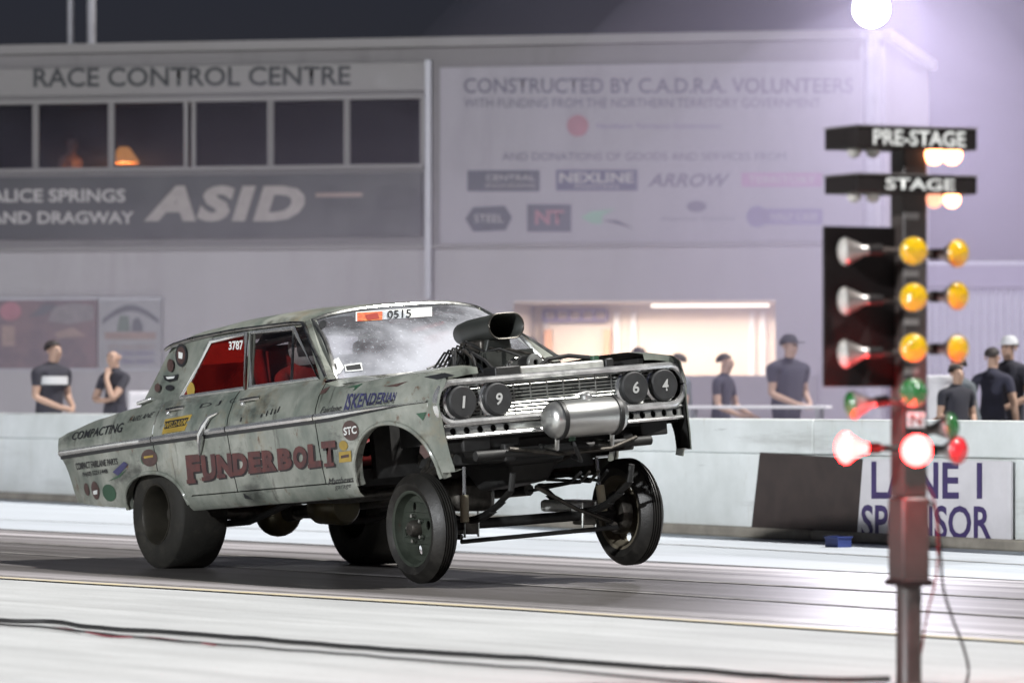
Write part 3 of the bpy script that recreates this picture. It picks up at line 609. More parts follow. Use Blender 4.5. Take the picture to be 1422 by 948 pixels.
# unseen fill tower added behind the camera to brighten barrier and near car side
TP = V(-24.0, -12.0, 0); TH = 13.0
t2 = thing('floodlight_tower', 'added unseen twin head fill floodlight on a tall pole', 'floodlight', TP)
MB().lathe([(0.16, 0), (0.16, 0.4), (0.12, 0.42), (0.10, TH - 0.25), (0, TH - 0.25)], (0, 0, 0), (0, 0, 1), 16).build('pole', 'white_plastic', t2)
MB().box((-0.75, -0.05, TH - 0.32), (0.75, 0.05, TH - 0.24)).build('cross_arm', 'steel_grey', t2)
for xx in (-0.42, 0.42):
    hd = MB().box((xx - 0.3, -0.12, TH - 0.22), (xx + 0.3, 0.18, TH + 0.25)).build('lamp_head', 'steel_grey', t2, bevel=0.02)
    MB().box((xx - 0.27, 0.182, TH - 0.19), (xx + 0.27, 0.20, TH + 0.22)).build('lens', 'flood_lit', hd, None, False)
sp2 = bpy.data.lights.new('floodlight_beam', 'SPOT'); sp2o = bpy.data.objects.new('floodlight_beam', sp2); col.objects.link(sp2o); sp2o.parent = t2
sp2.energy = 62000; sp2.spot_size = R(70); sp2.spot_blend = 0.5; sp2.shadow_soft_size = 0.5; sp2.color = (0.95, 0.97, 1.0)
sp2o.location = (0, 0.4, TH); sp2o.rotation_euler = (V(0, 36, 1.0) - (TP + V(0, 0.4, TH))).to_track_quat('-Z', 'Y').to_euler()

# ------------------------------------------------------------------ tyre smoke hanging between the barrier and the building
def smoke_cloud(name, c, r, dens, seed):
    rows = []
    for i in range(21):
        t = math.pi * i / 20; row = []
        for k in range(33):
            q = 2 * math.pi * (k % 32) / 32; d = V(math.sin(t) * math.cos(q), math.sin(t) * math.sin(q), math.cos(t)); f = 1 + 0.16 * noise.noise(d * 1.6 + V(seed, 0, 0)) + 0.07 * noise.noise(d * 3.7 + V(0, seed, 0))
            p = V(c[0] + d.x * r[0] * f, c[1] + d.y * r[1] * f, c[2] + d.z * r[2] * f); row.append(V(p.x, p.y, max(p.z, 0.02 + 0.002 * d.z)))
        rows.append(row)
    o = MB().grid(rows).build(name, None, None); o['kind'] = 'stuff'
    hm = bpy.data.materials.new(name); hm.use_nodes = True; nt = hm.node_tree
    for n_ in list(nt.nodes): nt.nodes.remove(n_)
    ho = nt.nodes.new('ShaderNodeOutputMaterial'); pv = nt.nodes.new('ShaderNodeVolumePrincipled')
    pv.inputs['Color'].default_value = (0.80, 0.73, 0.95, 1); pv.inputs['Density'].default_value = dens; pv.inputs['Anisotropy'].default_value = 0.4
    nt.links.new(pv.outputs[0], ho.inputs['Volume']); o.data.materials.append(hm); return o
for k_, dn in ((0.58, 0.024), (0.84, 0.016), (1.12, 0.0065)):      # nested, so that the cloud thins out towards its rim
    smoke_cloud('smoke', (3.9, 45.5, 2.4), (4.9 * k_, 4.9 * k_, 5.2 * k_), dn, 3.0)
for k_ in (0.70, 1.0):
    smoke_cloud('smoke', (-0.2, 45.6, 0.9), (10.0 * k_, 5.0 * k_, 3.8 * k_), 0.010, 11.0)

# ================================================================== THE CAR
CA, CP, CR_ = 0.562, R(3.5), 0.071              # heading from the view axis, nose-up pitch, roll
car = thing('drag_car', 'worn pale sage four door drag car launching with its front wheels off the ground', 'car', (-1.48, 26.444, 0), CA - math.pi / 2)
BMx = Matrix.Translation((0, 0, 0.34)) @ Matrix.Rotation(-CP, 4, 'Y') @ Matrix.Rotation(CR_, 4, 'X') @ Matrix.Translation((0, 0, -0.34))
CW = Matrix.Translation((-1.48, 26.444, 0)) @ Matrix.Rotation(CA - math.pi / 2, 4, 'Z') @ BMx
CI = CW.inverted()
def bk(px, py, w):                              # pixel -> (x, z) in the body frame, on the plane w to the car's right
    o_ = CI @ V(0, 0, CH); d_ = CI.to_3x3() @ px_dir(px, py); t = (-w - o_.y) / d_.y; p = o_ + d_ * t; return (p.x, p.z)
def side(x, z):
    b = smooth_tab([(0.36, 0.83), (0.41, 0.862), (0.495, 0.893), (0.62, 0.910), (0.76, 0.920), (0.875, 0.930), (0.93, 0.918), (1.0, 0.888), (1.05, 0.856), (1.085, 0.826), (1.12, 0.79)], z)
    if x < 0: b -= 0.075 * (x / 1.3) ** 2
    if x > 2.6: b -= 0.095 * ((x - 2.6) / 0.85) ** 2
    return b
ZTOP = [(-1.33, 0.915), (-1.25, 0.945), (-1.11, 0.975), (-0.67, 1.035), (-0.2, 1.075), (0.2, 1.09), (0.5, 1.093), (1.25, 1.10), (2.12, 1.108), (2.22, 1.07), (2.4, 1.045), (2.6, 1.05), (3.0, 1.062), (3.25, 1.062), (3.4, 1.045), (3.47, 1.0)]
def ztop(x): return smooth_tab(ZTOP, x)
RA, FA = (0.055, 0.44, 0.415, 0.215), (2.955, 0.465, 0.400, 0.335)     # wheel arches: centre x, base z, half width, height
def arch_z(A, x, p):
    c, z0, a, h = A; t = abs(x - c) / a
    return z0 + h * (max(0, 1 - t ** p)) ** (1 / p)
def zbot(x):
    if x < RA[0] - RA[2]: return lerp_tab([(-1.3, 0.52), (-1.1, 0.505), (-0.42, 0.46), (-0.36, 0.46)], x)
    if x <= RA[0] + RA[2]: return arch_z(RA, x, 2.2)
    if x < FA[0] - FA[2]: return 0.50 if x > 0.52 else 0.47
    if x <= FA[0] + FA[2]: return arch_z(FA, x, 2.1)
    return 0.50
def xs_for(x0, x1):
    xs = {round(x0, 4), round(x1, 4)}; k = math.ceil(x0 / 0.05) * 0.05
    while k < x1: xs.add(round(k, 4)); k += 0.05
    for A in (RA, FA):
        for i in range(33):
            q = A[0] + A[2] * math.cos(math.pi * i / 32)
            if x0 < q < x1: xs.add(round(q, 4))
        for e in (-1, 1):
            q = A[0] + e * (A[2] + 0.003)
            if x0 < q < x1: xs.add(round(q, 4))
    return sorted(xs)
def skew(x, z):                                 # the tail and the nose lean
    if x < -0.75:
        s = min(1, (-0.75 - x) / 0.5); return x + s * (lerp_tab([(0.50, 0.11), (0.62, 0.085), (0.745, 0.045), (0.836, -0.035), (0.93, -0.05)], z))
    if x > 3.2:
        s = (x - 3.2) / 0.25; return x + s * lerp_tab([(0.5, 0.03), (0.68, 0.0), (0.78, -0.012), (0.90, -0.02), (1.03, 0.02)], z)
    return x
def skin(x0, x1, zlo=None, zhi=None, nr=16, s=1, lip=0.05):
    rows = []; xs = xs_for(x0, x1)
    def col_(x):
        a = zbot(x) if zlo is None else zlo; b = ztop(x) if zhi is None else zhi
        return [a + (b - a) * i / nr for i in range(nr + 1)]
    C = [col_(x) for x in xs]
    g = [[V(skew(x, c[0]), -s * (side(x, c[0]) - lip), c[0] + 0.012) for x, c in zip(xs, C)]]
    for i in range(nr + 1): g.append([V(skew(x, c[i]), -s * side(x, c[i]), c[i]) for x, c in zip(xs, C)])
    return MB().grid(g)
XR, XD1, XD2, XD3, XN = -1.26, 0.165, 1.135, 2.205, 3.455
parts = {}
for s in (1, -1):
    sfx = 'right' if s == 1 else 'left'
    q_ = skin(XR, XD1 - 0.006, s=s).build('quarter_panel', 'worn_paint', car, BMx)
    d1_ = skin(XD1 + 0.005, XD2 - 0.005, s=s).build('rear_door', 'worn_paint', car, BMx)
    d2_ = skin(XD2 + 0.005, XD3 - 0.005, s=s).build('front_door', 'worn_paint', car, BMx)
    f_ = skin(XD3 + 0.005, XN, s=s).build('front_fender', 'worn_paint', car, BMx)
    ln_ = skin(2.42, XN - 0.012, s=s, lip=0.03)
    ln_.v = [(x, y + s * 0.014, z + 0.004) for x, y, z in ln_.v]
    ln_.build('fender_shade_skin', 'frame_black', car, BMx)  # dark inner skin painted in for the fender's shaded inside
    if s == 1: parts = dict(q=q_, d1=d1_, d2=d2_, f=f_)
    # sill below the doors
    xs = [0.47 + (2.555 - 0.47) * i / 40 for i in range(41)]
    sill = [[V(x, -s * (side(x, z) + dw), z) for x in xs] for z, dw in ((0.40, -0.10), (0.405, -0.012), (0.43, 0.006), (0.47, 0.004), (0.492, 0.002), (0.497, -0.03))]
    MB().grid(sill).build('sill_panel', 'worn_paint', car, BMx)
    for A, p, nm in ((RA, 2.2, 'arch_moulding'), (FA, 2.1, 'arch_moulding')):
        pts = []
        for i in range(41):
            x = A[0] - A[2] * math.cos(math.pi * i / 40); z = arch_z(A, x, p); pts.append(V(x, -s * (side(x, z) + 0.004), z + 0.006))
        MB().tube(pts, 0.013, 8).build(nm, 'worn_paint', car, BMx)
    # chrome strips along the side, one per panel
    for a, b, par in ((XR + 0.02, XD1 - 0.006, q_), (XD1 + 0.006, XD2 - 0.006, d1_), (XD2 + 0.006, XD3 - 0.006, d2_), (XD3 + 0.006, 3.36, f_)):
        zt_ = lambda x: lerp_tab([(-1.3, 0.842), (0.2, 0.866), (2.2, 0.885), (3.4, 0.905)], x)
        hw = lambda x: 0.020 if x < 2.4 else max(0.004, 0.020 * (3.36 - x) / 0.96)
        xx = [a + (b - a) * i / 24 for i in range(25)]
        rows = [[V(skew(x, zt_(x)), -s * (side(x, zt_(x) + k * hw(x)) + l), zt_(x) + k * hw(x)) for x in xx] for k, l in ((-1, 0.0), (-0.8, 0.012), (0, 0.017), (0.8, 0.012), (1, 0.0))]
        MB().grid(rows).build('chrome_strip', 'chrome', par)
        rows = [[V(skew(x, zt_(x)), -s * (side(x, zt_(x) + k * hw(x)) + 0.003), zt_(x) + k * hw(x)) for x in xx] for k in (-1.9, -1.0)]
        MB().grid(rows).build('dark_line', 'decal_black', par)  # dark line along the lower edge of the chrome
    # door handles
    for hx, par in ((0.30, d1_), (1.26, d2_)):
        yy = lambda x, z: -s * (side(x, z) + 0.022)
        zz = 1.035
        MB().tube([V(hx, -s * side(hx, zz), zz), V(hx + 0.01, yy(hx, zz), zz), V(hx + 0.16, yy(hx + 0.16, zz), zz + 0.004), V(hx + 0.20, -s * side(hx, zz), zz + 0.004)], 0.012, 8).build('door_handle', 'old_chrome', par)
        MB().ball((hx + 0.03, yy(hx, zz) , zz - 0.02), 0.017).build('push_button', 'chrome', par)
# tail panel, boot, tail lamp ends
rows = []
for zi in range(9):
    z = 0.52 + (0.92 - 0.52) * zi / 8; x = skew(XR, z); wq = side(XR, z)
    rows.append([V(x - 0.035 * (1 - (k / 8 * 2 - 1) ** 2), -wq + 2 * wq * k / 8, z) for k in range(9)])
MB().grid(rows).build('tail_panel', 'worn_paint', car, BMx)
rows = []
for x in [XR + (0.12 - XR) * i / 24 for i in range(25)]:
    zt_ = ztop(x); wq = side(x, zt_)
    rows.append([V(skew(x, zt_), wq * k, zt_ + 0.035 * (1 - abs(k) ** 3)) for k in [-1 + i / 8 for i in range(17)]])
MB().grid(rows).build('boot_lid', 'worn_paint', car, BMx)
nx = lambda w: 3.455 - 0.055 * (abs(w) / 0.8) ** 2.5
# fender tops, nose, cowl
for s in (1, -1):
    rows = []
    for x in [2.2 + (3.46 - 2.2) * i / 26 for i in range(27)]:
        zt_ = ztop(x); wq = side(x, zt_); inn = 0.56
        rise = 0.028
        r_ = [V(skew(x, zt_), -s * wq, zt_)]
        for k in range(1, 7):
            t = k / 6; r_.append(V(skew(x, zt_), -s * (wq + (inn - wq) * t), zt_ + rise * math.sin(t * math.pi / 2)))
        r_ = [V(min(p.x, nx(p.y) + 0.004), p.y, p.z) for p in r_]; rows.append(r_)
    MB().grid(rows).build('fender_top', 'worn_paint', parts['f'] if s == 1 else car, None if s == 1 else BMx)
rows = []
for i in range(5):
    x = 2.12 + 0.26 * i / 4
    rows.append([V(x + 0.12 * (1 - (k / 8 - 1) ** 2), -0.80 + 1.6 * k / 16, 1.062 + 0.02 * (1 - (k / 8 - 1) ** 2)) for k in range(17)])
MB().grid(rows).build('cowl_panel', 'worn_paint', car, BMx)
# dark inner shell: floor, firewall, inner arches, so that nothing shows through
g = MB()
g.box((-1.1, -0.74, 0.50), (-0.42, 0.74, 0.88)); g.box((-0.42, -0.50, 0.62), (0.52, 0.50, 0.88)); g.box((0.52, -0.80, 0.46), (2.45, 0.80, 0.56)); g.box((0.52, -0.82, 0.5), (2.45, -0.78, 1.05)); g.box((0.52, 0.78, 0.5), (2.45, 0.82, 1.05))
g.build('floor_pan', 'frame_black', car, BMx, False, kind='stuff')
MB().box((2.45, -0.72, 0.5), (2.50, 0.72, 1.05)).build('firewall', 'frame_black', car, BMx, False)
for s in (1, -1):
    MB().box((2.55, -s * 0.56 - 0.015, 0.66), (3.40, -s * 0.56 + 0.015, 1.045)).build('inner_fender', 'frame_black', car, BMx, False)
# ---- greenhouse
def gw(z, x=0.5):                                             # tumblehome; the roof also narrows towards the windscreen
    return 0.812 - (z - 1.10) / 0.345 * 0.112 - 0.085 * max(0, min(1, (x - 1.05) / 0.60)) * max(0, min(1, (z - 1.10) / 0.345))
RAIL = [(0.02, 1.40), (0.15, 1.437), (0.4, 1.456), (0.9, 1.466), (1.5, 1.462), (1.70, 1.448)]
CROWN = [(0.0, 1.455), (0.12, 1.495), (0.35, 1.530), (0.8, 1.553), (1.3, 1.556), (1.6, 1.54), (1.74, 1.515)]
rows = []
for x in [0.0 + 1.69 * i / 26 for i in range(27)]:
    rl, cr = smooth_tab(RAIL, x), smooth_tab(CROWN, x); wq = gw(rl, x) + 0.004
    bow = 0.055 if x > 1.4 else (-0.05 if x < 0.2 else 0)
    fade = max(0, (x - 1.4) / 0.32) if x > 1.4 else max(0, (0.2 - x) / 0.2)
    rows.append([V(x + bow * fade * (1 - k * k), wq * k, rl + (cr - rl) * (1 - abs(k) ** 3.6) ** 0.6) for k in [-1 + i / 12 for i in range(25)]])
roof = MB().grid(rows).build('roof', 'worn_paint', car, BMx)
for s in (1, -1):
    MB().tube([V(x, -s * (gw(smooth_tab(RAIL, x), x) + 0.014), smooth_tab(RAIL, x) + 0.004) for x in [0.06 + 1.58 * i / 30 for i in range(31)]] + [V(1.90, -s * (gw(1.28, 1.9) + 0.012), 1.29), V(2.185, -s * (gw(1.105) + 0.006), 1.108)], 0.011, 6).build('drip_rail', 'old_chrome', roof)
    # C pillar and its inner return
    a = [(-0.23, 1.072), (-0.17, 1.15), (-0.09, 1.25), (0.0, 1.37), (0.05, 1.425)]
    b = [(0.36, 1.092), (0.40, 1.15), (0.47, 1.25), (0.57, 1.37), (0.64, 1.452)]
    rows = [[V(xa + (xb - xa) * t, -s * (gw(za + (zb - za) * t) - 0.03 * (1 - t) ** 2), za + (zb - za) * t) for t in [i / 6 for i in range(7)]] for (xa, za), (xb, zb) in zip(a, b)]
    cp = MB().grid(rows).build('rear_pillar', 'worn_paint', car, BMx)
    MB().box((-0.02, -0.02, 0), (0.17, 0.02, 0.022), Matrix.Translation((-0.20, -s * 0.80, 1.092)) @ Matrix.Rotation(R(-6), 4, 'Y')).build('pillar_trim', 'chrome', cp, bevel=0.006)
    # door frames and glass
    Wr = [(0.385, 1.105), (0.645, 1.425), (1.075, 1.440), (1.20, 1.108)]
    Wf = [(1.265, 1.108), (1.13, 1.440), (1.545, 1.434), (1.765, 1.112)]
    Wv = [(1.775, 1.112), (1.555, 1.434), (1.635, 1.438), (2.09, 1.112)]
    def pane(P, m, nm, off=0.0, par=None):
        vs_ = [V(x, -s * (gw(z, x) + off), z) for x, z in P]
        return MB().add(vs_ + [v + V(0, s * 0.005, 0) for v in vs_], [tuple(range(len(P))), tuple(range(2 * len(P) - 1, len(P) - 1, -1))]).build(nm, m, par or car, None if par else BMx, False)
    gm = 'pane_side' if s == 1 else 'pane_tint'
    pr = pane(Wr, 'pane_red', 'rear_door_glass'); pf = pane(Wf, gm, 'front_door_glass'); pane(Wv, gm, 'quarter_light')
    if s == 1: parts['pr'] = pr
    for P, nm in ((Wr, 'window_frame'), (Wf[:3] + [Wv[3]], 'window_frame')):
        MB().tube([V(x, -s * (gw(z, x) + 0.006), z) for x, z in P], 0.015, 6, closed=True).build(nm, 'chrome', car, BMx)
    MB().tube([V(1.77, -s * (gw(1.112) + 0.004), 1.112), V(1.55, -s * (gw(1.432, 1.55) + 0.004), 1.432)], 0.009, 6).build('divider_bar', 'old_chrome', car, BMx)
    # pillars and header above the glass
    for P in ([(1.205, 1.10), (1.085, 1.44), (1.075, 1.462), (1.16, 1.462), (1.15, 1.44), (1.27, 1.10)], [(0.36, 1.092), (0.40, 1.15), (0.57, 1.37), (0.64, 1.445), (0.65, 1.43), (0.385, 1.10)]):
        pane(P, 'worn_paint', 'door_pillar', -0.006)
    pane([(0.645, 1.428), (1.13, 1.440), (1.60, 1.436), (1.66, 1.452), (1.13, 1.464), (0.62, 1.462)], 'worn_paint', 'door_header', -0.008)
    # A pillar
    rows = []
    for t in [i / 8 for i in range(9)]:
        x = 1.655 + (2.165 - 1.655) * t; z = 1.462 + (1.085 - 1.462) * t; wq = gw(z, x)
        rows.append([V(x - 0.028, -s * (wq + 0.004), z - 0.012), V(x - 0.005, -s * (wq + 0.006), z + 0.002), V(x + 0.022, -s * (wq - 0.012), z + 0.012), V(x + 0.03 - 0.04 * t, -s * (wq - 0.05 - 0.04 * t), z + 0.012)])
    MB().grid(rows).build('front_pillar', 'worn_paint', car, BMx)
# windscreen and rear window
def wscreen(u, v, off=0.0):
    x = (2.135 + 0.20 * (1 - u * u)) * (1 - v) + (1.68 + 0.07 * (1 - u * u)) * v; w_ = (0.725 * (1 - v) + 0.585 * v) * u
    z = 1.085 * (1 - v) + (1.462 + 0.05 * (1 - abs(u) ** 3)) * v; b = math.sin(math.pi * v) * 0.035
    return V(x + b + off, w_, z + b * 0.8 + off * 0.7)
ws = MB().grid([[wscreen(-1 + i / 10, v / 8) for i in range(21)] for v in range(9)]).build('windscreen', 'windscreen_glass', car, BMx)
MB().tube([wscreen(-1 + i / 10, 0, 0.004) for i in range(21)] + [wscreen(1, v / 8, 0.004) for v in range(1, 9)] + [wscreen(1 - i / 10, 1, 0.004) for i in range(1, 21)] + [wscreen(-1, 1 - v / 8, 0.004) for v in range(1, 8)], 0.013, 6, closed=True).build('windscreen_trim', 'old_chrome', car, BMx)
MB().grid([[V((-0.30 * (1 - v) + 0.03 * v) - 0.10 * (1 - u * u), (0.66 * (1 - v) + 0.56 * v) * u, 1.085 * (1 - v) + 1.44 * v + 0.015 * (1 - u * u)) for u in [-1 + i / 6 for i in range(13)]] for v in [i / 4 for i in range(5)]]).build('rear_window', 'pane_side', car, BMx)
# wipers
for y0 in (-0.30, 0.25):
    MB().tube([wscreen(y0, 0.02, 0.02), wscreen(y0 + 0.22, 0.10, 0.022), wscreen(y0 + 0.5, 0.13, 0.02)], 0.006, 6).build('wiper', 'black_metal', car, BMx)
# ---- cabin
MB().box((0.05, -0.62, 0.62), (0.20, 0.62, 1.30)).build('rear_seat_back', 'red_vinyl', car, BMx, bevel=0.05)
MB().box((0.15, -0.62, 0.60), (0.70, 0.62, 0.80)).build('rear_seat', 'red_vinyl', car, BMx, bevel=0.05)
for y in (-0.36, 0.36):
    MB().box((0.0, -0.25, 0.0), (0.13, 0.25, 0.70), Matrix.Translation((1.02, y, 0.66)) @ Matrix.Rotation(R(-12), 4, 'Y')).build('bucket_seat_back', 'red_vinyl', car, BMx, bevel=0.05)
    MB().box((1.05, y - 0.25, 0.58), (1.55, y + 0.25, 0.74)).build('bucket_seat', 'red_vinyl', car, BMx, bevel=0.04)
MB().box((0.5, 0.70, 0.6), (2.1, 0.74, 1.09)).build('door_card', 'red_dark', car, BMx, False)
MB().box((0.5, -0.74, 0.6), (2.1, -0.70, 1.09)).build('door_card', 'red_dark', car, BMx, False)
MB().box((2.0, -0.70, 0.80), (2.2, 0.70, 1.07)).build('dashboard', 'black_metal', car, BMx, bevel=0.04)
rl = MB().grid([[V(0.15 + 1.5 * i / 6, -0.62 + 1.24 * j / 6, smooth_tab(CROWN, 0.15 + 1.5 * i / 6) - 0.06 - 0.03 * ((j - 3) / 3) ** 2) for j in range(7)] for i in range(7)]).build('headliner', 'red_dark', car, BMx)
cage = [[V(0.95, -0.60, 0.58), V(0.93, -0.60, 1.30), V(0.93, -0.50, 1.42), V(0.93, 0.50, 1.42), V(0.93, 0.60, 1.30), V(0.95, 0.60, 0.58)]]
for y in (-0.58, 0.58): cage += [[V(0.93, y, 1.36), V(1.62, y * 0.96, 1.40), V(1.78, y, 1.33), V(2.10, y * 1.12, 0.95), V(2.12, y * 1.12, 0.58)], [V(0.93, y, 1.32), V(0.0, y, 0.9)], [V(0.94, y, 0.95), V(2.08, y * 1.1, 0.70)]]
for c in cage: MB().tube(c, 0.022, 8).build('roll_cage_bar', 'black_metal', car, BMx)
MB().tube([V(1.72 + 0.05 * math.cos(a), -0.36 + 0.18 * math.sin(a), 1.02 + 0.17 * math.cos(a)) for a in [2 * math.pi * i / 24 for i in range(24)]], 0.013, 8, closed=True).build('steering_wheel', 'black_metal', car, BMx)
# ---- front end
nx = lambda w: 3.455 - 0.055 * (abs(w) / 0.8) ** 2.5
def loop(w0, w1, z0, z1, r, n=8):
    pts = []
    for cx, cz, a0 in ((w1 - r, z1 - r, 0), (w0 + r, z1 - r, 90), (w0 + r, z0 + r, 180), (w1 - r, z0 + r, 270)):
        for i in range(n + 1): a = R(a0 + 90 * i / n); pts.append((cx + r * math.cos(a), cz + r * math.sin(a)))
    return pts
bz = []
L_ = loop(-0.835, 0.835, 0.768, 0.992, 0.105)
for i in range(len(L_)):
    a, b = L_[i], L_[(i + 1) % len(L_)]; n_ = max(1, int(abs(a[0] - b[0]) / 0.08))
    for j in range(n_): bz.append((a[0] + (b[0] - a[0]) * j / n_, a[1] + (b[1] - a[1]) * j / n_))
MB().tube([V(nx(w_) + 0.012, w_, z) for w_, z in bz], 0.020, 8, closed=True).build('grille_surround', 'chrome', car, BMx)
# nose skin behind the surround (closes fender to grille)
MB().grid([[V(nx(w_) - 0.01, w_, z) for w_, z in bz + bz[:1]], [V(nx(w_) - 0.07, w_ * 0.975, 0.888 + (z - 0.888) * 0.93) for w_, z in bz + bz[:1]]]).build('grille_recess', 'old_chrome', car, BMx)
MB().grid([[V(nx(w_) - 0.075, w_, z) for w_ in [-0.81 + 1.62 * i / 20 for i in range(21)]] for z in (0.77, 0.985)]).build('grille_backing', 'dark_inside', car, BMx)
g = MB()
for i in range(10):
    z = 0.794 + 0.176 * i / 9
    g.tube([V(nx(w_) - 0.03, w_, z) for w_ in [-0.79 + 1.58 * k / 24 for k in range(25)]], 0.0062, 5)
for k in range(13):
    w_ = -0.66 + 1.32 * k / 12; g.tube([V(nx(w_) - 0.027, w_, 0.785), V(nx(w_) - 0.027, w_, 0.98)], 0.0048, 5)
g.build('grille_bars', 'bright_alu', car, BMx, kind='stuff')
for w_, dg in ((0.68, '1'), (0.46, '9'), (-0.46, '6'), (-0.68, '4')):
    y = -w_; x = nx(w_) + 0.012; z = 0.882
    cv = MB().lathe([(0, 0.018), (0.082, 0.018), (0.091, 0.010), (0.093, -0.03), (0.085, -0.05), (0, -0.05)], (x, y, z), (1, 0, 0), 32).build('headlamp_cover', 'cover_black', car, BMx)
    MB().lathe([(0.093, -0.02), (0.106, -0.025), (0.108, -0.045), (0.093, -0.05)], (x, y, z), (1, 0, 0), 32).build('headlamp_rim', 'chrome', cv)
    hw_ = 0.014 if dg == '1' else 0.022
    lettering('number', dg, [(y - hw_, z - 0.035), (y + hw_, z - 0.035), (y + hw_, z + 0.032), (y - hw_, z + 0.032)], 'number_white', cv, lambda a, c, l, x=x: V(x + 0.021, a, c), 0.02, 0.15)
    if dg in '96': 
        pass
# lower valance with a row of round holes each side
vw = lambda a, b, l: V(nx(a) + 0.004 + l + 0.045 * (0.765 - b) / 0.08 * 0.2, a, b)
outer = [(-0.80 + 1.6 * i / 32, 0.692) for i in range(33)] + [(0.80 - 1.6 * i / 32, 0.752) for i in range(33)]
holes = [ring(sg_ * (0.42 + 0.082 * k), 0.722, 0.021, 14) for sg_ in (-1, 1) for k in range(5)]
plate('valance', outer, holes, 0.01, 'bright_alu', car, vw).matrix_local = BMx
MB().grid([[V(nx(w_) - 0.03, w_, z) for w_ in [-0.80 + 1.6 * i / 20 for i in range(21)]] for z in (0.66, 0.77)]).build('valance_backing', 'dark_inside', car, BMx)
MB().tube([V(nx(w_) + 0.022, w_, 0.690) for w_ in [-0.80 + 1.6 * i / 24 for i in range(25)]], 0.011, 6).build('valance_lip', 'chrome', car, BMx)
MB().tube([V(nx(w_) + 0.014, w_, 0.756) for w_ in [-0.81 + 1.62 * i / 24 for i in range(25)]], 0.009, 6).build('valance_bead', 'chrome', car, BMx)
# fuel tank on the nose
ty, tz, tx = 0.0, 0.735, 3.62
tk = MB().lathe([(0.0, -0.262), (0.045, -0.258), (0.08, -0.244), (0.098, -0.222), (0.104, -0.195), (0.106, -0.19), (0.106, 0.19), (0.104, 0.195), (0.098, 0.222), (0.08, 0.244), (0.045, 0.258), (0, 0.262)], (tx, ty, tz), (0, 1, 0), 40).build('fuel_tank', 'spun_alu', car, BMx, ang=60)
for y in (-0.185, 0.185):
    MB().lathe([(0.107, -0.014), (0.113, -0.012), (0.113, 0.012), (0.107, 0.014)], (tx, ty + y, tz), (0, 1, 0), 40).build('tank_strap', 'black_metal', tk)
    MB().tube([V(tx - 0.02, ty + y, tz - 0.10), V(tx - 0.03, ty + y, tz - 0.16), V(3.42, ty + y, 0.60)], 0.014, 8).build('tank_bracket', 'old_chrome', tk)
MB().lathe([(0.036, 0), (0.036, 0.02), (0.028, 0.03), (0.0, 0.032)], (tx, ty + 0.02, tz + 0.10), (0, 0, 1), 18).build('filler_cap', 'chrome', tk)
MB().tube([V(tx - 0.01, ty + 0.09, tz + 0.135), V(tx, ty + 0.02, tz + 0.14), V(tx + 0.01, ty - 0.06, tz + 0.125)], 0.008, 6).build('cap_lever', 'chrome', tk)
MB().tube([V(tx, ty - 0.10, tz - 0.10), V(tx + 0.02, ty - 0.10, tz - 0.15), V(tx - 0.05, ty - 0.02, tz - 0.24), V(3.3, 0.1, 0.52)], 0.012, 8).build('fuel_hose', 'cable_rubber', tk)
MB().cyl((tx, ty - 0.10, tz - 0.125), (tx, ty - 0.10, tz - 0.095), 0.02, 8).build('hose_fitting', 'decal_green', tk)
# frame horns, cross tubes and suspension at the front
for s in (1, -1):
    MB().box((2.35, -s * 0.40 - 0.035, 0.53), (3.44, -s * 0.40 + 0.035, 0.63)).build('frame_rail', 'frame_black', car, BMx, bevel=0.01)
    MB().box((3.30, -s * 0.60 - 0.09, 0.60), (3.42, -s * 0.60 + 0.09, 0.70)).build('bumper_mount', 'frame_black', car, BMx, bevel=0.01)
MB().cyl((3.42, -0.62, 0.575), (3.42, 0.56, 0.575), 0.028, 14).build('front_cross_tube', 'frame_black', car, BMx)
MB().box((3.18, -0.55, 0.56), (3.30, 0.55, 0.66)).build('front_crossmember', 'frame_black', car, BMx, bevel=0.015)
MB().tube([V(3.46, -0.42, 0.60), V(3.47, -0.1, 0.545), V(3.47, 0.25, 0.55), V(3.46, 0.44, 0.60)], 0.012, 8).build('brace_rod', 'oily_steel', car, BMx)
MB().box((3.05, -0.62, 0.60), (3.40, -0.30, 0.70)).build('splash_pan', 'frame_black', car, BMx, bevel=0.02)
# engine
eng = MB().box((2.52, -0.20, 0.50), (3.08, 0.20, 0.92)).build('engine_block', 'black_metal', car, BMx, bevel=0.03)
MB().add([V(2.55, -0.17, 0.50), V(3.05, -0.17, 0.50), V(3.05, 0.17, 0.50), V(2.55, 0.17, 0.50), V(2.62, -0.12, 0.37), V(3.0, -0.12, 0.40), V(3.0, 0.12, 0.40), V(2.62, 0.12, 0.37)], [(4, 5, 6, 7), (0, 1, 5, 4), (1, 2, 6, 5), (2, 3, 7, 6), (3, 0, 4, 7)]).build('oil_pan', 'frame_black', eng, bevel=0.02)
for s in (1, -1):
    MB().box((0, -0.075, 0), (0.52, 0.075, 0.13), Matrix.Translation((2.54, -s * 0.25, 0.86)) @ Matrix.Rotation(s * R(28), 4, 'X')).build('rocker_cover', 'oily_steel', eng, bevel=0.03)
    for k in range(4):
        x = 2.62 + 0.12 * k
        MB().tube([V(x, -s * 0.24, 0.82), V(x + 0.01, -s * 0.36, 0.80), V(x - 0.02, -s * 0.44, 0.70), V(x - 0.14, -s * 0.42, 0.55), V(2.40, -s * 0.40, 0.46)], 0.024, 8).build('header_pipe', 'oily_steel', eng)
MB().box((2.50, -0.15, 0.92), (2.86, 0.15, 1.10)).build('intake_manifold', 'black_metal', eng, bevel=0.02)
g = MB()
for k in range(7): g.box((2.50 + 0.06 * k, -0.175, 1.06), (2.515 + 0.06 * k, 0.175, 1.165))
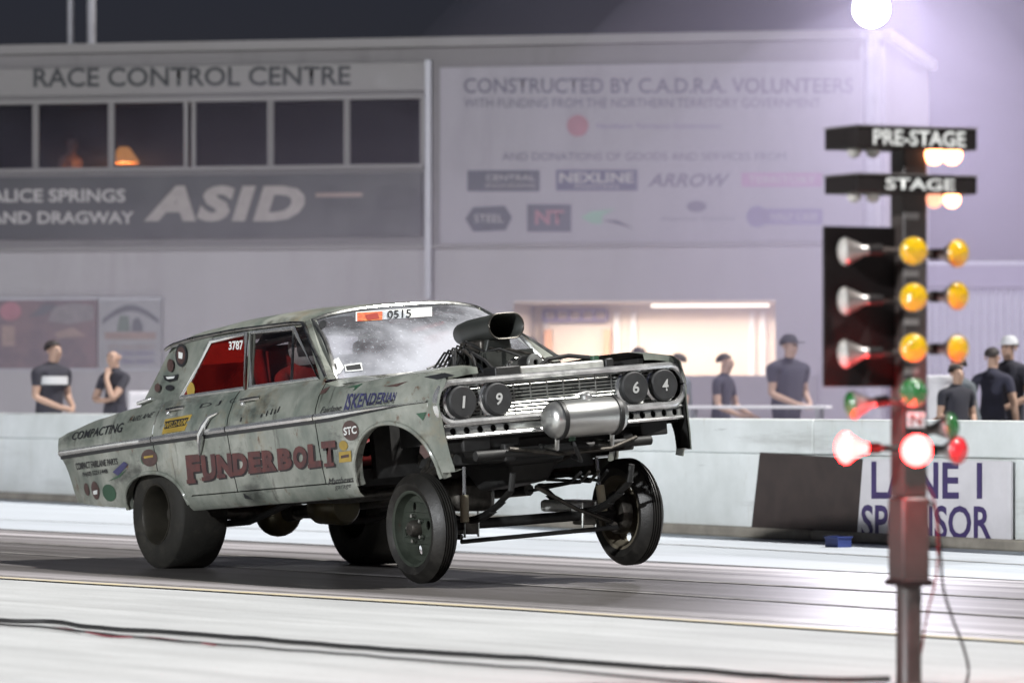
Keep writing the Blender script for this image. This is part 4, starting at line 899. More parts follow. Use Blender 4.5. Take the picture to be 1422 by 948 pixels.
g.box((2.48, -0.16, 1.06), (2.90, 0.16, 1.158)); g.build('blower_case', 'scoop_black', eng, kind='stuff')
cb_ = MB().box((2.52, -0.105, 1.15), (2.76, 0.105, 1.24)).build('carburettors', 'oily_steel', eng, bevel=0.015)
MB().lathe([(0, 0.0), (0.075, 0.0), (0.08, 0.01), (0.08, 0.03), (0.068, 0.04), (0.068, 0.07), (0.078, 0.08), (0.0, 0.08)], (2.90, 0.02, 1.04), (1, 0, 0), 24).build('drive_pulley', 'old_chrome', eng)
MB().box((2.93, -0.05, 0.70), (2.965, 0.09, 1.10)).build('drive_belt', 'rubber', eng, bevel=0.03)
def bkx(px, py, x):
    o_ = CI @ V(0, 0, CH); d_ = CI.to_3x3() @ px_dir(px, py); return o_ + d_ * ((x - o_.x) / d_.x)
bc = bkx(744, 503, 3.10)
MB().lathe([(0, -0.17), (0.042, -0.17), (0.048, -0.15), (0.048, 0.0), (0.046, 0.002)], bc, (1, 0, 0.03), 24).build('pump_body', 'black_metal', eng)
MB().lathe([(0.018, -0.02), (0.018, 0.004), (0.046, 0.004), (0.052, -0.004), (0.052, -0.016), (0.046, -0.02)], bc, (1, 0, 0.03), 24).build('pump_ring', 'bright_alu', eng)
# scoop: lofted capsule with a real mouth
def capsule(x, hw, hh, yc, zc, n=32):
    pts = []
    for k in range(n):
        a = 2 * math.pi * k / n; cy = hw - hh
        pts.append(V(x, yc + math.copysign(cy, math.cos(a)) * (1 if abs(math.cos(a)) > 1e-6 else 0) + hh * math.cos(a), zc + hh * math.sin(a)))
    return pts + [pts[0]]
sc_rows = [capsule(x, hw, hh, 0, z) for x, hw, hh, z in ((2.42, 0.02, 0.015, 1.285), (2.43, 0.075, 0.045, 1.287), (2.46, 0.10, 0.062, 1.29), (2.56, 0.112, 0.070, 1.296), (2.72, 0.114, 0.072, 1.302), (2.87, 0.118, 0.075, 1.305), (2.885, 0.120, 0.077, 1.305), (2.89, 0.117, 0.073, 1.305), (2.885, 0.110, 0.066, 1.305), (2.75, 0.100, 0.058, 1.302), (2.60, 0.09, 0.05, 1.298), (2.55, 0.02, 0.015, 1.297))]
scp = MB().grid(sc_rows).build('air_scoop', 'scoop_black', car, BMx, ang=60)
MB().tube(capsule(2.888, 0.1175, 0.0735, 0, 1.305)[:-1], 0.005, 6, closed=True).build('mouth_lip', 'oily_steel', scp)
MB().tube([V(2.60 + 0.06 * math.sin(k), 0.05 * math.cos(k), 1.24) for k in range(7)], 0.01, 6).build('throttle_shaft', 'oily_steel', scp)
MB().add([V(2.50, -0.10, 1.14), V(2.78, -0.10, 1.14), V(2.78, 0.10, 1.14), V(2.50, 0.10, 1.14), V(2.52, -0.075, 1.24), V(2.80, -0.075, 1.24), V(2.80, 0.075, 1.24), V(2.52, 0.075, 1.24)], [(0, 1, 5, 4), (1, 2, 6, 5), (2, 3, 7, 6), (3, 0, 4, 7), (4, 5, 6, 7)]).build('scoop_neck', 'scoop_black', scp, bevel=0.01)
rnd = random.Random(3)
for k in range(12):
    a = V(2.55 + 0.30 * rnd.random(), -0.13 - 0.05 * rnd.random(), 1.05 + 0.12 * rnd.random()); e = V(2.75 + 0.45 * rnd.random(), rnd.choice([-0.3, -0.22, 0.1, 0.2]), 1.02 + 0.07 * rnd.random()); m_ = (a + e) / 2 + V(0, -0.03, 0.05 + 0.06 * rnd.random())
    MB().tube([a, a.lerp(m_, 0.5) + V(0, 0, 0.02), m_, m_.lerp(e, 0.5) + V(0, 0, 0.015), e], 0.006 + 0.005 * rnd.random(), 6).build('engine_hose', rnd.choice(['cable_rubber', 'oily_steel', 'cable_rubber', 'old_chrome']), eng)
for k in range(6):
    x = 2.46 + 0.05 * k; MB().tube([V(x + 0.1, -0.12, 1.17), V(x, -0.17, 1.19 + 0.01 * k), V(x - 0.06, -0.2, 1.12), V(x - 0.12, -0.22, 1.05)], 0.007, 6).build('linkage_rod', rnd.choice(['black_metal', 'black_metal', 'oily_steel']), eng)
MB().ball((2.62, -0.14, 1.21), 0.016).build('linkage_ball', 'oily_steel', eng)
# radiator
rd = MB().box((3.20, -0.20, 0.68), (3.26, 0.40, 0.985)).build('radiator', 'black_metal', car, BMx)
MB().box((3.18, -0.185, 0.985), (3.28, 0.39, 1.058)).build('top_tank', 'radiator_alu', rd, bevel=0.012)
MB().box((3.16, -0.36, 0.96), (3.30, -0.19, 1.065)).build('side_box', 'black_metal', rd, bevel=0.01)
MB().box((3.17, 0.395, 0.99), (3.29, 0.45, 1.065)).build('side_box', 'black_metal', rd, bevel=0.01)
MB().cyl((3.23, 0.36, 1.055), (3.23, 0.36, 1.085), 0.025, 14).build('radiator_cap', 'decal_green', rd)
MB().tube([V(3.2, 0.0, 1.05), V(3.1, 0.12, 1.09), V(3.12, 0.26, 1.10), V(3.2, 0.36, 1.075)], 0.012, 8).build('overflow_hose', 'cable_rubber', rd)
MB().box((3.29, -0.40, 0.990), (3.44, 0.50, 1.000)).build('grille_top_panel', 'radiator_alu', car, BMx, bevel=0.004)
MB().tube([V(3.10, 0.40, 1.03), V(3.12, 0.56, 1.045)], 0.014, 8).build('hood_hinge_rod', 'oily_steel', car, BMx)
# ---- wheels and axles (not rolled with the body)
def tyre(parent, c, ax, Rr, rim, wd, m, grooves=0, bulge=0.012, nm='tyre'):
    h = wd / 2; sh = 0.035
    pr = [(rim, -h * 0.82), (rim + 0.012, -h * 0.95), ((Rr + rim) / 2, -h - bulge), (Rr - sh, -h + 0.004), (Rr - 0.008, -h + sh * 0.7), (Rr - 0.002, -h + sh)]
    if grooves:
        for k in range(grooves):
            y = -h + sh + (2 * h - 2 * sh) * (k + 0.5) / grooves
            pr += [(Rr, y - 0.006), (Rr - 0.008, y - 0.004), (Rr - 0.008, y + 0.004), (Rr, y + 0.006)]
    else: pr += [(Rr, 0)]
    pr += [(Rr - 0.002, h - sh), (Rr - 0.008, h - sh * 0.7), (Rr - sh, h - 0.004), ((Rr + rim) / 2, h + bulge), (rim + 0.012, h * 0.95), (rim, h * 0.82)]
    return MB().lathe(pr, c, ax, 56).build(nm, m, parent)
def wheel(name, c, ax, Rr, rim, wd, tm, rm, dish, holes, grooves=0, hub=0.05):
    """ax points outwards"""
    ax = Vector(ax).normalized(); c = Vector(c); h = wd / 2
    ty_ = tyre(car, c, ax, Rr, rim, wd, tm, grooves, nm=name)
    MB().lathe([(rim + 0.012, h * 0.97), (rim + 0.004, h * 0.98), (rim - 0.006, h * 0.90), (rim - 0.012, h * 0.5), (rim - 0.03, 0), (rim - 0.012, -h * 0.5), (rim - 0.006, -h * 0.90), (rim + 0.012, -h * 0.97), (rim + 0.002, -h * 0.86), (rim + 0.0, h * 0.86), (rim + 0.012, h * 0.97)], c, ax, 48).build('rim', rm, ty_)
    a = V(0, 0, 1); a = (a - ax * a.dot(ax)).normalized(); b = ax.cross(a)
    cp_ = lambda u, v, d: c + ax * (dish + d + 0.02 * (1 - ((u * u + v * v) ** 0.5 / rim) ** 2)) + a * v + b * u
    plate('wheel_disc', ring(0, 0, rim - 0.012, 40), holes, 0.006, rm, ty_, cp_)
    MB().lathe([(0, dish + 0.075), (hub * 0.7, dish + 0.07), (hub, dish + 0.05), (hub, dish), (0, dish)], c, ax, 18).build('hub', 'oily_steel', ty_)
    for k in range(5):
        q = 2 * math.pi * k / 5 + 0.3; p = c + ax * (dish + 0.02) + (a * math.cos(q) + b * math.sin(q)) * 0.075
        MB().cyl(p, p + ax * 0.022, 0.011, 6).build('wheel_nut', 'old_chrome', ty_)
    return ty_
mat('wheel_paint', (0.045, 0.055, 0.042), 0.45, 0.3, var=0.4, scale=10)
mat('tan_rim', (0.16, 0.14, 0.10), 0.55, 0.2, var=0.5)
mat('rear_rim', (0.03, 0.027, 0.02), 0.5, 0.3, var=0.4)
for s in (1, -1):
    wheel('rear_slick', (0, -s * 0.70, 0.34), (0, -s, 0), 0.342, 0.178, 0.35, 'slick_rubber', 'rear_rim', 0.0 if s == 1 else 0.08, [ring(0.105 * math.cos(R(72 * k + 20)), 0.105 * math.sin(R(72 * k + 20)), 0.030, 9, 0.024, R(72 * k)) for k in range(5)], hub=0.06)
MB().cyl((0, -0.52, 0.34), (0, 0.52, 0.34), 0.042, 16).build('rear_axle', 'oily_steel', car)
df = MB().ball((0.0, 0, 0.335), (0.15, 0.15, 0.15), 20).build('differential', 'gold_paint', car)
MB().cyl((0.10, 0, 0.335), (0.26, 0, 0.35), 0.055, 16).build('pinion_nose', 'oily_steel', df)
MB().cyl((0.26, 0, 0.35), (2.0, 0, 0.50), 0.038, 14).build('drive_shaft', 'oily_steel', car)
for s in (1, -1):
    MB().tube([V(0.02, -s * 0.45, 0.27), V(0.45, -s * 0.45, 0.30), V(1.0, -s * 0.43, 0.44)], 0.022, 8).build('traction_bar', 'frame_black', car)
    MB().tube([V(2.3, -s * 0.42, 0.52), V(1.6, -s * 0.40, 0.47), V(1.15, -s * 0.40, 0.46), V(0.72, -s * 0.46, 0.44)], 0.036, 10).build('exhaust_pipe', 'oily_steel', car)
MB().box((1.75, -0.14, 0.40), (2.4, 0.14, 0.60)).build('gearbox', 'oily_steel', car, bevel=0.05)
MB().lathe([(0, 0), (0.09, 0), (0.11, 0.03), (0.11, 0.30), (0.09, 0.33), (0, 0.33)], (0.85, -0.18, 0.40), (1, 0, 0), 20).build('muffler', 'gold_paint', car)
# front axle
AX0, AXR = V(2.93, 0, 0.365), 0.052
axd = V(0, -math.cos(AXR), -math.sin(AXR))                        # towards the car's right side
fw = lambda w_, dx=0, dz=0: AX0 + axd * w_ + V(dx, 0, dz)
fa_ = MB().cyl(fw(-0.60), fw(0.60), 0.030, 16).build('front_axle', 'frame_black', car)
TR = 0.312
wheel('front_tyre', fw(0.70), axd, TR, 0.205, 0.135, 'rubber', 'wheel_paint', 0.012, [ring(0.122 * math.cos(R(90 * k + 80)), 0.122 * math.sin(R(90 * k + 80)), 0.019, 12, 0.027, R(0)) for k in range(4)], 4)
wheel('front_tyre', fw(-0.70), -axd, TR, 0.205, 0.135, 'rubber', 'tan_rim', 0.012, [ring(0.150 * math.cos(R(60 * k + 20)), 0.150 * math.sin(R(60 * k + 20)), 0.026, 12) for k in range(6)], 4)
for s in (1, -1):
    MB().lathe([(0, 0), (0.11, 0), (0.125, 0.02), (0.125, 0.055), (0, 0.055)], fw(s * 0.60), axd * s, 28).build('brake_drum', 'oily_steel', fa_)
    MB().cyl(fw(s * 0.58, 0, -0.09), fw(s * 0.58, 0, 0.09), 0.026, 12).build('king_pin', 'frame_black', fa_)
    MB().tube([fw(s * 0.58, 0, -0.05), fw(s * 0.52, 0.14, -0.06)], 0.016, 8).build('steering_arm', 'oily_steel', fa_)
    # leaf spring, perches, shackle, shock
    for lf in range(3):
        L = 1 - 0.2 * lf
        pts = []
        for i in range(17):
            t = -1 + i / 8; pts.append(fw(s * 0.40, 0.47 * t * L, 0.035 - 0.014 * lf + 0.15 * (t * L) ** 2 + 0.015 * t))
        MB().tube(pts, 0.028, 6, flat=0.3).build('spring_leaf', 'frame_black', fa_)
    MB().box((-0.06, -0.045, -0.055), (0.06, 0.045, 0.04), Matrix.Translation(fw(s * 0.40))).build('spring_clamp', 'oily_steel', fa_, bevel=0.008)
    for q in (-0.045, 0.045):
        MB().cyl(fw(s * 0.40 + q, 0.05, -0.07), fw(s * 0.40 + q, 0.05, 0.075), 0.007, 6).build('clamp_bolt', 'old_chrome', fa_)
    sh = MB().cyl(fw(s * 0.47, 0.09, 0.02), fw(s * 0.46, 0.07, 0.17), 0.026, 14).build('shock_absorber', 'cream', fa_)
    MB().cyl(fw(s * 0.46, 0.07, 0.17), fw(s * 0.45, 0.05, 0.33), 0.010, 8).build('shock_rod', 'chrome', sh)
    MB().tube([fw(s * 0.40, 0.47, 0.20), fw(s * 0.40, 0.49, 0.30)], 0.018, 8).build('shackle', 'frame_black', fa_)
MB().tube([fw(-0.53, 0.15, -0.075), fw(0.53, 0.15, -0.085)], 0.013, 8).build('tie_rod', 'frame_black', fa_)
MB().tube([fw(-0.50, 0.12, -0.04), fw(-0.2, 0.2, 0.06), fw(0.1, 0.26, 0.2)], 0.013, 8).build('drag_link', 'oily_steel', fa_)
MB().box((2.60, 0.30, 0.40), (2.95, 0.55, 0.47)).build('bash_plate', 'radiator_alu', car, bevel=0.02)
for k in range(4): MB().tube([fw(-0.15 - 0.06 * k, -0.2, 0.15 + 0.03 * k), fw(-0.2 - 0.07 * k, 0.15, 0.20), fw(-0.1 - 0.06 * k, 0.42, 0.27)], 0.010, 6).build('brake_line', rnd.choice(['cable_rubber', 'oily_steel']), fa_)
MB().tube([V(2.55, -0.3, 0.62), V(2.95, -0.42, 0.60), V(3.2, -0.35, 0.62)], 0.02, 8).build('torque_strap', 'oily_steel', car, BMx)

# ---- decals: mapped on the side skin
def dfn(off=0.004): return lambda a, c, l: V(skew(a, c), -(side(a, c) + off), c)
def dq(pts, w=0.915): return [bk(x, y, w) for x, y in pts]
def dtext(s, pts, m, par, w=0.915, off=0.005, bold=0.0, shear=0, warp=None, name='decal_lettering'):
    return lettering(name, s, dq(pts, w), m, par, dfn(off), bold, shear, 0, 1.0, warp)
def dpoly(pts, m, par, w=0.915, off=0.004, name='decal'):
    q = dq(pts, w); n = len(q); f_ = dfn(off); cx = sum(a for a, _ in q) / n; cz = sum(b for _, b in q) / n
    return MB().add([f_(a, b, 0) for a, b in q] + [f_(cx, cz, 0)], [(i, (i + 1) % n, n) for i in range(n)]).build(name, m, par)
P = parts
# FUNDERBOLT, letter by letter, slab serif with shadow
word = 'FUNDERBOLT'; wts = [1.0, 1.0, 1.05, 1.0, 0.9, 1.0, 1.0, 1.0, 0.9, 1.0]; tot = sum(wts); u = 0
bl, br, tr, tl = (259, 675), (468, 649), (468, 610), (258, 631)
def qpt(u, v): return tuple(bil([(*bl, 0), (*br, 0), (*tr, 0), (*tl, 0)], u, v))[:2]
for ch, wt in zip(word, wts):
    u0, u1 = u / tot + 0.004, (u + wt) / tot - 0.004; u += wt; mid_ = (u0 + u1) / 2
    vb = 0.06 + 0.10 * math.sin(math.pi * mid_); vt = 0.98 - (0.10 * math.sin(math.pi * mid_) if ch not in 'FT' else 0)
    par = P['d1'] if mid_ < 0.32 else (P['d2'] if mid_ < 0.90 else P['f'])
    for dx, dy, m_, of, bo in ((1.6, 2.0, 'decal_shadow', 0.003, 0.085), (0, 0, 'decal_brick', 0.0055, 0.065)):
        dtext(ch, [(x + dx, y + dy) for x, y in (qpt(u0, vb), qpt(u1, vb), qpt(u1, vt), qpt(u0, vt))], m_, par, 0.915, of, bo)
        if ch in 'FUNDERLT':                       # slab feet and heads
            fx = [(u0 + 0.0, u0 + 0.055)] if ch in 'FTEDR' else [(u0, u0 + 0.05)]
            if ch == 'T': fx = [(mid_ - 0.03, mid_ + 0.03)]
            for a, b in fx: dpoly([(x + dx, y + dy) for x, y in (qpt(a - 0.006, vb), qpt(b, vb), qpt(b, vb + 0.13), qpt(a - 0.006, vb + 0.13))], m_, par, 0.915, of + 0.0004)
# small lettering
dtext('COMPACTING', [(101, 611), (176, 599), (175, 586), (101, 600)], 'decal_black', P['q'], 0.88, bold=0.015)
dtext('COMPACT FAIRLANE PARTS', [(100, 653), (169, 644), (168, 635), (100, 643)], 'decal_black', P['q'], 0.89, bold=0.02)
dtext('PH(03) 52211448', [(110, 664), (153, 658), (152, 650), (110, 656)], 'decal_black', P['q'], 0.89, bold=0.02)
dpoly([(158, 655), (176, 640), (182, 644), (166, 660)], 'decal_navy', P['q'], 0.9)
dpoly([(150, 668), (172, 656), (180, 650), (168, 662)], 'decal_green', P['q'], 0.9, 0.0035)
dtext('FAIRLANE', [(184, 586), (217, 578), (217, 571), (184, 579)], 'decal_black', P['q'], 0.86, shear=0.3)
def dring(cx, cy, rx, ry, n=20): return [(cx + rx * math.cos(2 * math.pi * k / n), cy + ry * math.sin(2 * math.pi * k / n)) for k in range(n)]
for cx, cy, rx, ry, m_ in ((111, 680, 5, 9, 'decal_brown'), (128, 681, 7, 13, 'decal_brown'), (150, 684, 10, 12, 'decal_green'), (212, 635, 11, 12, 'decal_brown'), (204, 637, 4, 7, 'decal_green')):
    dpoly(dring(cx, cy, rx, ry), m_, P['q'], 0.9, 0.004 + 0.0007 * rx / 10)
dpoly([(124, 682), (133, 680), (132, 686), (124, 687)], 'decal_white', P['q'], 0.9, 0.0065); dpoly([(205, 633), (218, 631), (218, 634), (205, 636)], 'decal_yellow', P['q'], 0.9, 0.0065)
dpoly([(229, 582), (266, 575), (262, 597), (231, 602)], 'decal_yellow', P['d1'], 0.9, 0.004); dpoly([(231, 585), (263, 579), (261, 590), (233, 595)], 'decal_black', P['d1'], 0.9, 0.0055)
dtext('WELDARM', [(233, 594), (261, 589), (262, 581), (232, 587)], 'decal_yellow', P['d1'], 0.9, 0.0065, bold=0.02)
dtext('ISKENDERIAN', [(487, 569), (551, 556), (550, 544), (486, 546)], 'decal_navy', P['f'], 0.88, bold=0.018, warp=lambda u, v: (1 - (1 - u) ** 1.3, v))
dtext('RACING CAMS', [(518, 562), (551, 559), (551, 554), (518, 557)], 'decal_black', P['f'], 0.88, 0.0065)
dtext('Fairlane', [(450, 573), (479, 569), (479, 561), (450, 565)], 'decal_black', P['f'], 0.9, shear=0.4)
dpoly(dring(492, 597, 11, 14), 'decal_brown', P['f'], 0.9); dtext('STC', [(483, 604), (501, 601), (501, 590), (483, 593)], 'decal_white', P['f'], 0.9, 0.0065, bold=0.03)
dpoly(dring(481, 618, 6, 7), 'decal_yellow', P['f'], 0.9); dpoly([(474, 627), (491, 625), (491, 640), (474, 642)], 'decal_yellow', P['f'], 0.9, 0.0045); dpoly([(477, 632), (488, 630), (488, 634), (477, 636)], 'decal_brown', P['f'], 0.9, 0.006)
dtext('Matthews', [(455, 674), (491, 668), (491, 660), (455, 664)], 'decal_black', P['f'], 0.9, shear=0.4); dtext('garage', [(462, 682), (486, 678), (486, 672), (462, 675)], 'decal_black', P['f'], 0.9, shear=0.4)
dpoly([(577, 574), (589, 572), (584, 584)], 'decal_green', P['f'], 0.88); dpoly([(590, 575), (592, 574), (591, 580)], 'decal_red', P['f'], 0.88)
dpoly([(584, 618), (592, 616), (595, 632), (588, 637), (583, 628)], 'decal_brown', P['f'], 0.86)
dpoly([(590, 523), (610, 518), (622, 522), (606, 527)], 'decal_black', P['f'], 0.80, 0.006); dpoly([(540, 536), (566, 529), (556, 536)], 'decal_brown', P['f'], 0.84); dpoly([(482, 538), (504, 532), (496, 542), (500, 536)], 'decal_green', P['f'], 0.86)
dpoly([(448, 541), (458, 536), (456, 545), (449, 547)], 'decal_brown', P['f'], 0.86)
dpoly([(338, 684), (343, 688), (349, 694), (338, 692)], 'decal_black', P['d1'], 0.9, 0.012)
for i, (x, y, h_) in enumerate(((366, 579, 5), (373, 577, 7), (379, 575, 8), (384, 574, 6), (388, 572, 8), (338, 585, 6))): dpoly([(x, y), (x + 1.6, y), (x + 2, y - h_), (x + 0.4, y - h_)], 'decal_black', P['d2'] if x > 345 else P['d1'], 0.9)
dtext('D J', [(278, 568), (306, 562), (306, 556), (278, 561)], 'decal_black', P['d1'], 0.87); dtext('C', [(318, 560), (326, 558), (326, 552), (318, 554)], 'decal_black', P['d1'], 0.87)
# chrome hockey-stick ornament over the strip
def on(px, py, w, off): a, c = bk(px, py, w); return V(a, -(side(a, c) + off), c)
MB().tube([on(303, 573, 0.9, 0.01), on(296, 578, 0.9, 0.02), on(290, 590, 0.91, 0.025), on(286, 602, 0.92, 0.03), on(283, 615, 0.92, 0.022), on(279, 631, 0.92, 0.008)], [0.006, 0.014, 0.019, 0.022, 0.018, 0.008], 8).build('side_ornament', 'chrome', P['d1'])
# rear pillar and glass stickers
def gpt(px, py, off=0.006): 
    a, c = bk(px, py, 0.74); 
    for _ in range(4): a, c = bk(px, py, gw(c, a))
    return V(a, -(gw(c, a) + off), c)
def gpoly(pts, m, off=0.007, par=None, name='decal'):
    q = [gpt(x, y, off) for x, y in pts]; n = len(q); c = sum(q, V(0, 0, 0)) / n
    return MB().add(q + [c], [(i, (i + 1) % n, n) for i in range(n)]).build(name, m, par or car, None if par else BMx)
gpoly(dring(253, 493, 8, 16), 'decal_black', 0.008); gpoly(dring(253, 493, 6, 12), 'decal_brown', 0.0095); gpoly([(250, 488), (256, 490), (255, 498), (250, 497)], 'decal_white', 0.011)
gpoly(dring(238, 507, 4.5, 9), 'decal_brown', 0.008); gpoly([(228, 521), (238, 522), (249, 519), (247, 527), (236, 530), (230, 527)], 'decal_black', 0.008); gpoly(dring(237, 538, 6, 4), 'decal_black', 0.008); gpoly(dring(220, 538, 4, 6), 'decal_brown', 0.008); gpoly([(232, 523), (245, 522), (243, 525), (234, 526)], 'decal_white', 0.0095)
gpoly(dring(266, 541, 5.5, 11), 'decal_yellow', 0.006, P['pr'])
lettering('number', '3787', [(319, 486), (339, 485), (339, 472), (319, 474)], 'decal_white', P['pr'], lambda a, c, l: gpt(a, c, 0.007), 0.03)
# windscreen stickers
def wpt(px, py, off=0.006):
    best = None
    o_ = CI @ V(0, 0, CH); d_ = CI.to_3x3() @ px_dir(px, py)
    u, v = 0.0, 0.5
    def err(u, v):
        p = wscreen(u, v); t = (p - o_).dot(d_) / d_.dot(d_); e = p - (o_ + d_ * t); return e.length
    st = 0.5; e0_ = err(u, v)
    while st > 1e-4:
        imp = False
        for du, dv in ((st, 0), (-st, 0), (0, st), (0, -st), (st, st), (-st, -st), (st, -st), (-st, st)):
            e = err(u + du, v + dv)
            if e < e0_: e0_, u, v, imp = e, u + du, v + dv, True; break
        if not imp: st /= 2
    p = wscreen(max(-1, min(1, u)), max(0, min(1, v))); return p - d_.normalized() * off
def wpoly(pts, m, off=0.006, name='decal'):
    q = [wpt(x, y, off) for x, y in pts]; n = len(q)
    return MB().add(q, [tuple(range(n))]).build(name, m, ws)
def strip_q(x0, x1, y0a, y0b, h, n=5):
    top = [(x0 + (x1 - x0) * i / n, y0a + (y0b - y0a) * i / n) for i in range(n + 1)]
    return top + [(x, y + h) for x, y in reversed(top)]
wpoly(strip_q(494, 600, 433, 426, 13), 'decal_white', 0.006, 'banner_strip'); wpoly(strip_q(496, 531, 434, 432, 12, 2), 'decal_orange', 0.008)
wpoly([(507, 437), (524, 434), (527, 442), (510, 444)], 'decal_red', 0.010)
lettering('number', '0515', [(538, 442), (571, 440), (571, 429), (538, 431)], 'decal_black', ws, lambda a, c, l: wpt(a, c, 0.010), 0.01)
wpoly(strip_q(575, 598, 428, 427, 9, 1), 'sign_white', 0.008)
wpoly([(444, 447), (449, 444), (453, 446), (453, 452), (448, 456), (443, 455)], 'decal_black', 0.007); wpoly([(453, 502), (470, 496), (478, 510), (472, 518), (458, 522)], 'decal_white', 0.007); wpoly([(458, 508), (466, 504), (468, 512), (460, 514)], 'decal_black', 0.009)
wpoly([(478, 506), (502, 503), (504, 514), (480, 516)], 'decal_white', 0.007); wpoly([(480, 508), (500, 505), (502, 512), (482, 514)], 'decal_black', 0.009)
# ================================================================== PEOPLE
def skin_body(name, joints, edges, root_key):
    """joints: key -> (pos, (rx, ry)); edges: (a, b, material index). One continuous skinned mesh."""
    keys = list(joints); idx = {k: i for i, k in enumerate(keys)}
    me = bpy.data.meshes.new('skel'); me.from_pydata([joints[k][0] for k in keys], [(idx[a], idx[b]) for a, b, _ in edges], [])
    ob = bpy.data.objects.new('skel', me); col.objects.link(ob)
    ob.modifiers.new('skin', 'SKIN'); sv = me.skin_vertices[0].data
    for k in keys:
        r = joints[k][1]; sv[idx[k]].radius = r if isinstance(r, tuple) else (r, r); sv[idx[k]].use_root = (k == root_key)
    sb_ = ob.modifiers.new('sub', 'SUBSURF'); sb_.levels = 2; sb_.render_levels = 2
    dg = bpy.context.evaluated_depsgraph_get(); out = bpy.data.meshes.new_from_object(ob.evaluated_get(dg)); bpy.data.objects.remove(ob); bpy.data.meshes.remove(me)
    segs = [(Vector(joints[a][0]), Vector(joints[b][0]), joints[a][1], joints[b][1], m) for a, b, m in edges]
    for p in out.polygons:
        c = p.center; best = (9, 0)
        for a, b, ra, rb, m in segs:
            d = b - a; t = max(0, min(1, (c - a).dot(d) / max(d.dot(d), 1e-9))); ra_ = max(ra) if isinstance(ra, tuple) else ra; rb_ = max(rb) if isinstance(rb, tuple) else rb
            e = (c - a - d * t).length - (ra_ + (rb_ - ra_) * t)
            if e < best[0]: best = (e, m)
        p.material_index = best[1]; p.use_smooth = True
    return out
def person(label, loc, rz, h, shirt, legs, arms='down', hair='hair', lean=0.0, girth=1.0, cap_m=None, cat='person', group=None, extra=None):
    """faces local -Y. arms: down, clasp, chin"""
    k = h / 1.75; J = {}; E_ = []
    def j(n, p, r): J[n] = ((p[0] * k, p[1] * k, p[2] * k), tuple(q * k for q in r) if isinstance(r, tuple) else r * k)
    ln = lambda z: -lean * max(0, z - 0.9)
    j('pel', (0, ln(0.95), 0.95), (0.15 * girth, 0.11 * girth)); j('spi', (0, ln(1.1), 1.12), (0.14 * girth, 0.105 * girth)); j('che', (0, ln(1.3), 1.31), (0.165 * girth, 0.115 * girth)); j('upp', (0, ln(1.42), 1.42), (0.12, 0.08)); j('nek', (0, ln(1.5) - 0.01, 1.50), 0.052)
    j('jaw', (0, ln(1.56) - 0.03, 1.565), (0.062, 0.070)); j('hed', (0, ln(1.65) - 0.02, 1.645), (0.074, 0.088)); j('crn', (0, ln(1.7) - 0.01, 1.71), (0.058, 0.066)); j('nos', (0, ln(1.62) - 0.125, 1.615), 0.012)
    E_ += [('pel', 'spi', 1), ('spi', 'che', 1), ('che', 'upp', 1), ('upp', 'nek', 0), ('nek', 'jaw', 0), ('jaw', 'hed', 0), ('hed', 'crn', 0), ('hed', 'nos', 0)]
    for s in (-1, 1):
        t = str(s); oy = ln(1.42)
        j('sho' + t, (s * 0.185 * girth, oy, 1.405), 0.062 * girth)
        if arms == 'down': el, wr, hd = (s * 0.25, oy + 0.03, 1.12), (s * 0.26, oy - 0.06, 0.88), (s * 0.255, oy - 0.09, 0.80)
        elif arms == 'clasp': el, wr, hd = (s * 0.25, oy + 0.0, 1.13), (s * 0.10, oy - 0.24, 1.02), (s * 0.03, oy - 0.29, 1.0)
        elif arms == 'chin': el, wr, hd = ((0.19, oy - 0.24, 1.15), (0.07, oy - 0.22, 1.38), (0.04, oy - 0.17, 1.455)) if s == 1 else ((-0.24, oy - 0.08, 1.15), (0.02, oy - 0.22, 1.14), (0.11, oy - 0.22, 1.15))
        elif arms == 'rail': el, wr, hd = (s * 0.24, oy - 0.05, 1.12), (s * 0.16, oy - 0.28, 1.02), (s * 0.12, oy - 0.36, 1.0)
        sl = tuple(a * 0.45 + b * 0.55 for a, b in zip((s * 0.185, oy, 1.405), el))
        j('slv' + t, sl, 0.052); j('elb' + t, el, 0.043); j('wri' + t, wr, 0.029); j('plm' + t, hd, (0.036, 0.020))
        E_ += [('upp', 'sho' + t, 1), ('sho' + t, 'slv' + t, 1), ('slv' + t, 'elb' + t, 0), ('elb' + t, 'wri' + t, 0), ('wri' + t, 'plm' + t, 0)]
        d = (Vector(hd) - Vector(wr)).normalized(); sd_ = d.cross(V(0, 0, 1)); sd_ = sd_.normalized() if sd_.length > 0.1 else V(0, 1, 0); up_ = sd_.cross(d)
        for fi, (off, ln_) in enumerate(((-0.028, 0.062), (-0.010, 0.078), (0.008, 0.074), (0.026, 0.058), (0.042, 0.045))):
            base = Vector(hd) + d * (0.02 if fi < 4 else -0.02); a1 = base + sd_ * off * s * 1.1 + d * ln_ * 0.5 + up_ * 0.004; a2 = a1 + d * ln_ * (0.4 if fi < 4 else 0.3) - up_ * 0.022
            j('f%d' % fi + t, a1, 0.0095); j('g%d' % fi + t, a2, 0.008)
            E_ += [('plm' + t, 'f%d' % fi + t, 0), ('f%d' % fi + t, 'g%d' % fi + t, 0)]
        j('hip' + t, (s * 0.095, ln(0.9), 0.88), 0.088); j('kne' + t, (s * 0.11, -0.02, 0.49), 0.060); j('ank' + t, (s * 0.12, 0.02, 0.09), 0.040); j('toe' + t, (s * 0.14, -0.14, 0.045), (0.042, 0.034))
        E_ += [('pel', 'hip' + t, 2), ('hip' + t, 'kne' + t, 2), ('kne' + t, 'ank' + t, 2), ('ank' + t, 'toe' + t, 3)]
    me = skin_body('person', J, E_, 'pel')
    for m_ in ('skin', shirt, legs, 'cloth_black'): me.materials.append(MATS[m_])
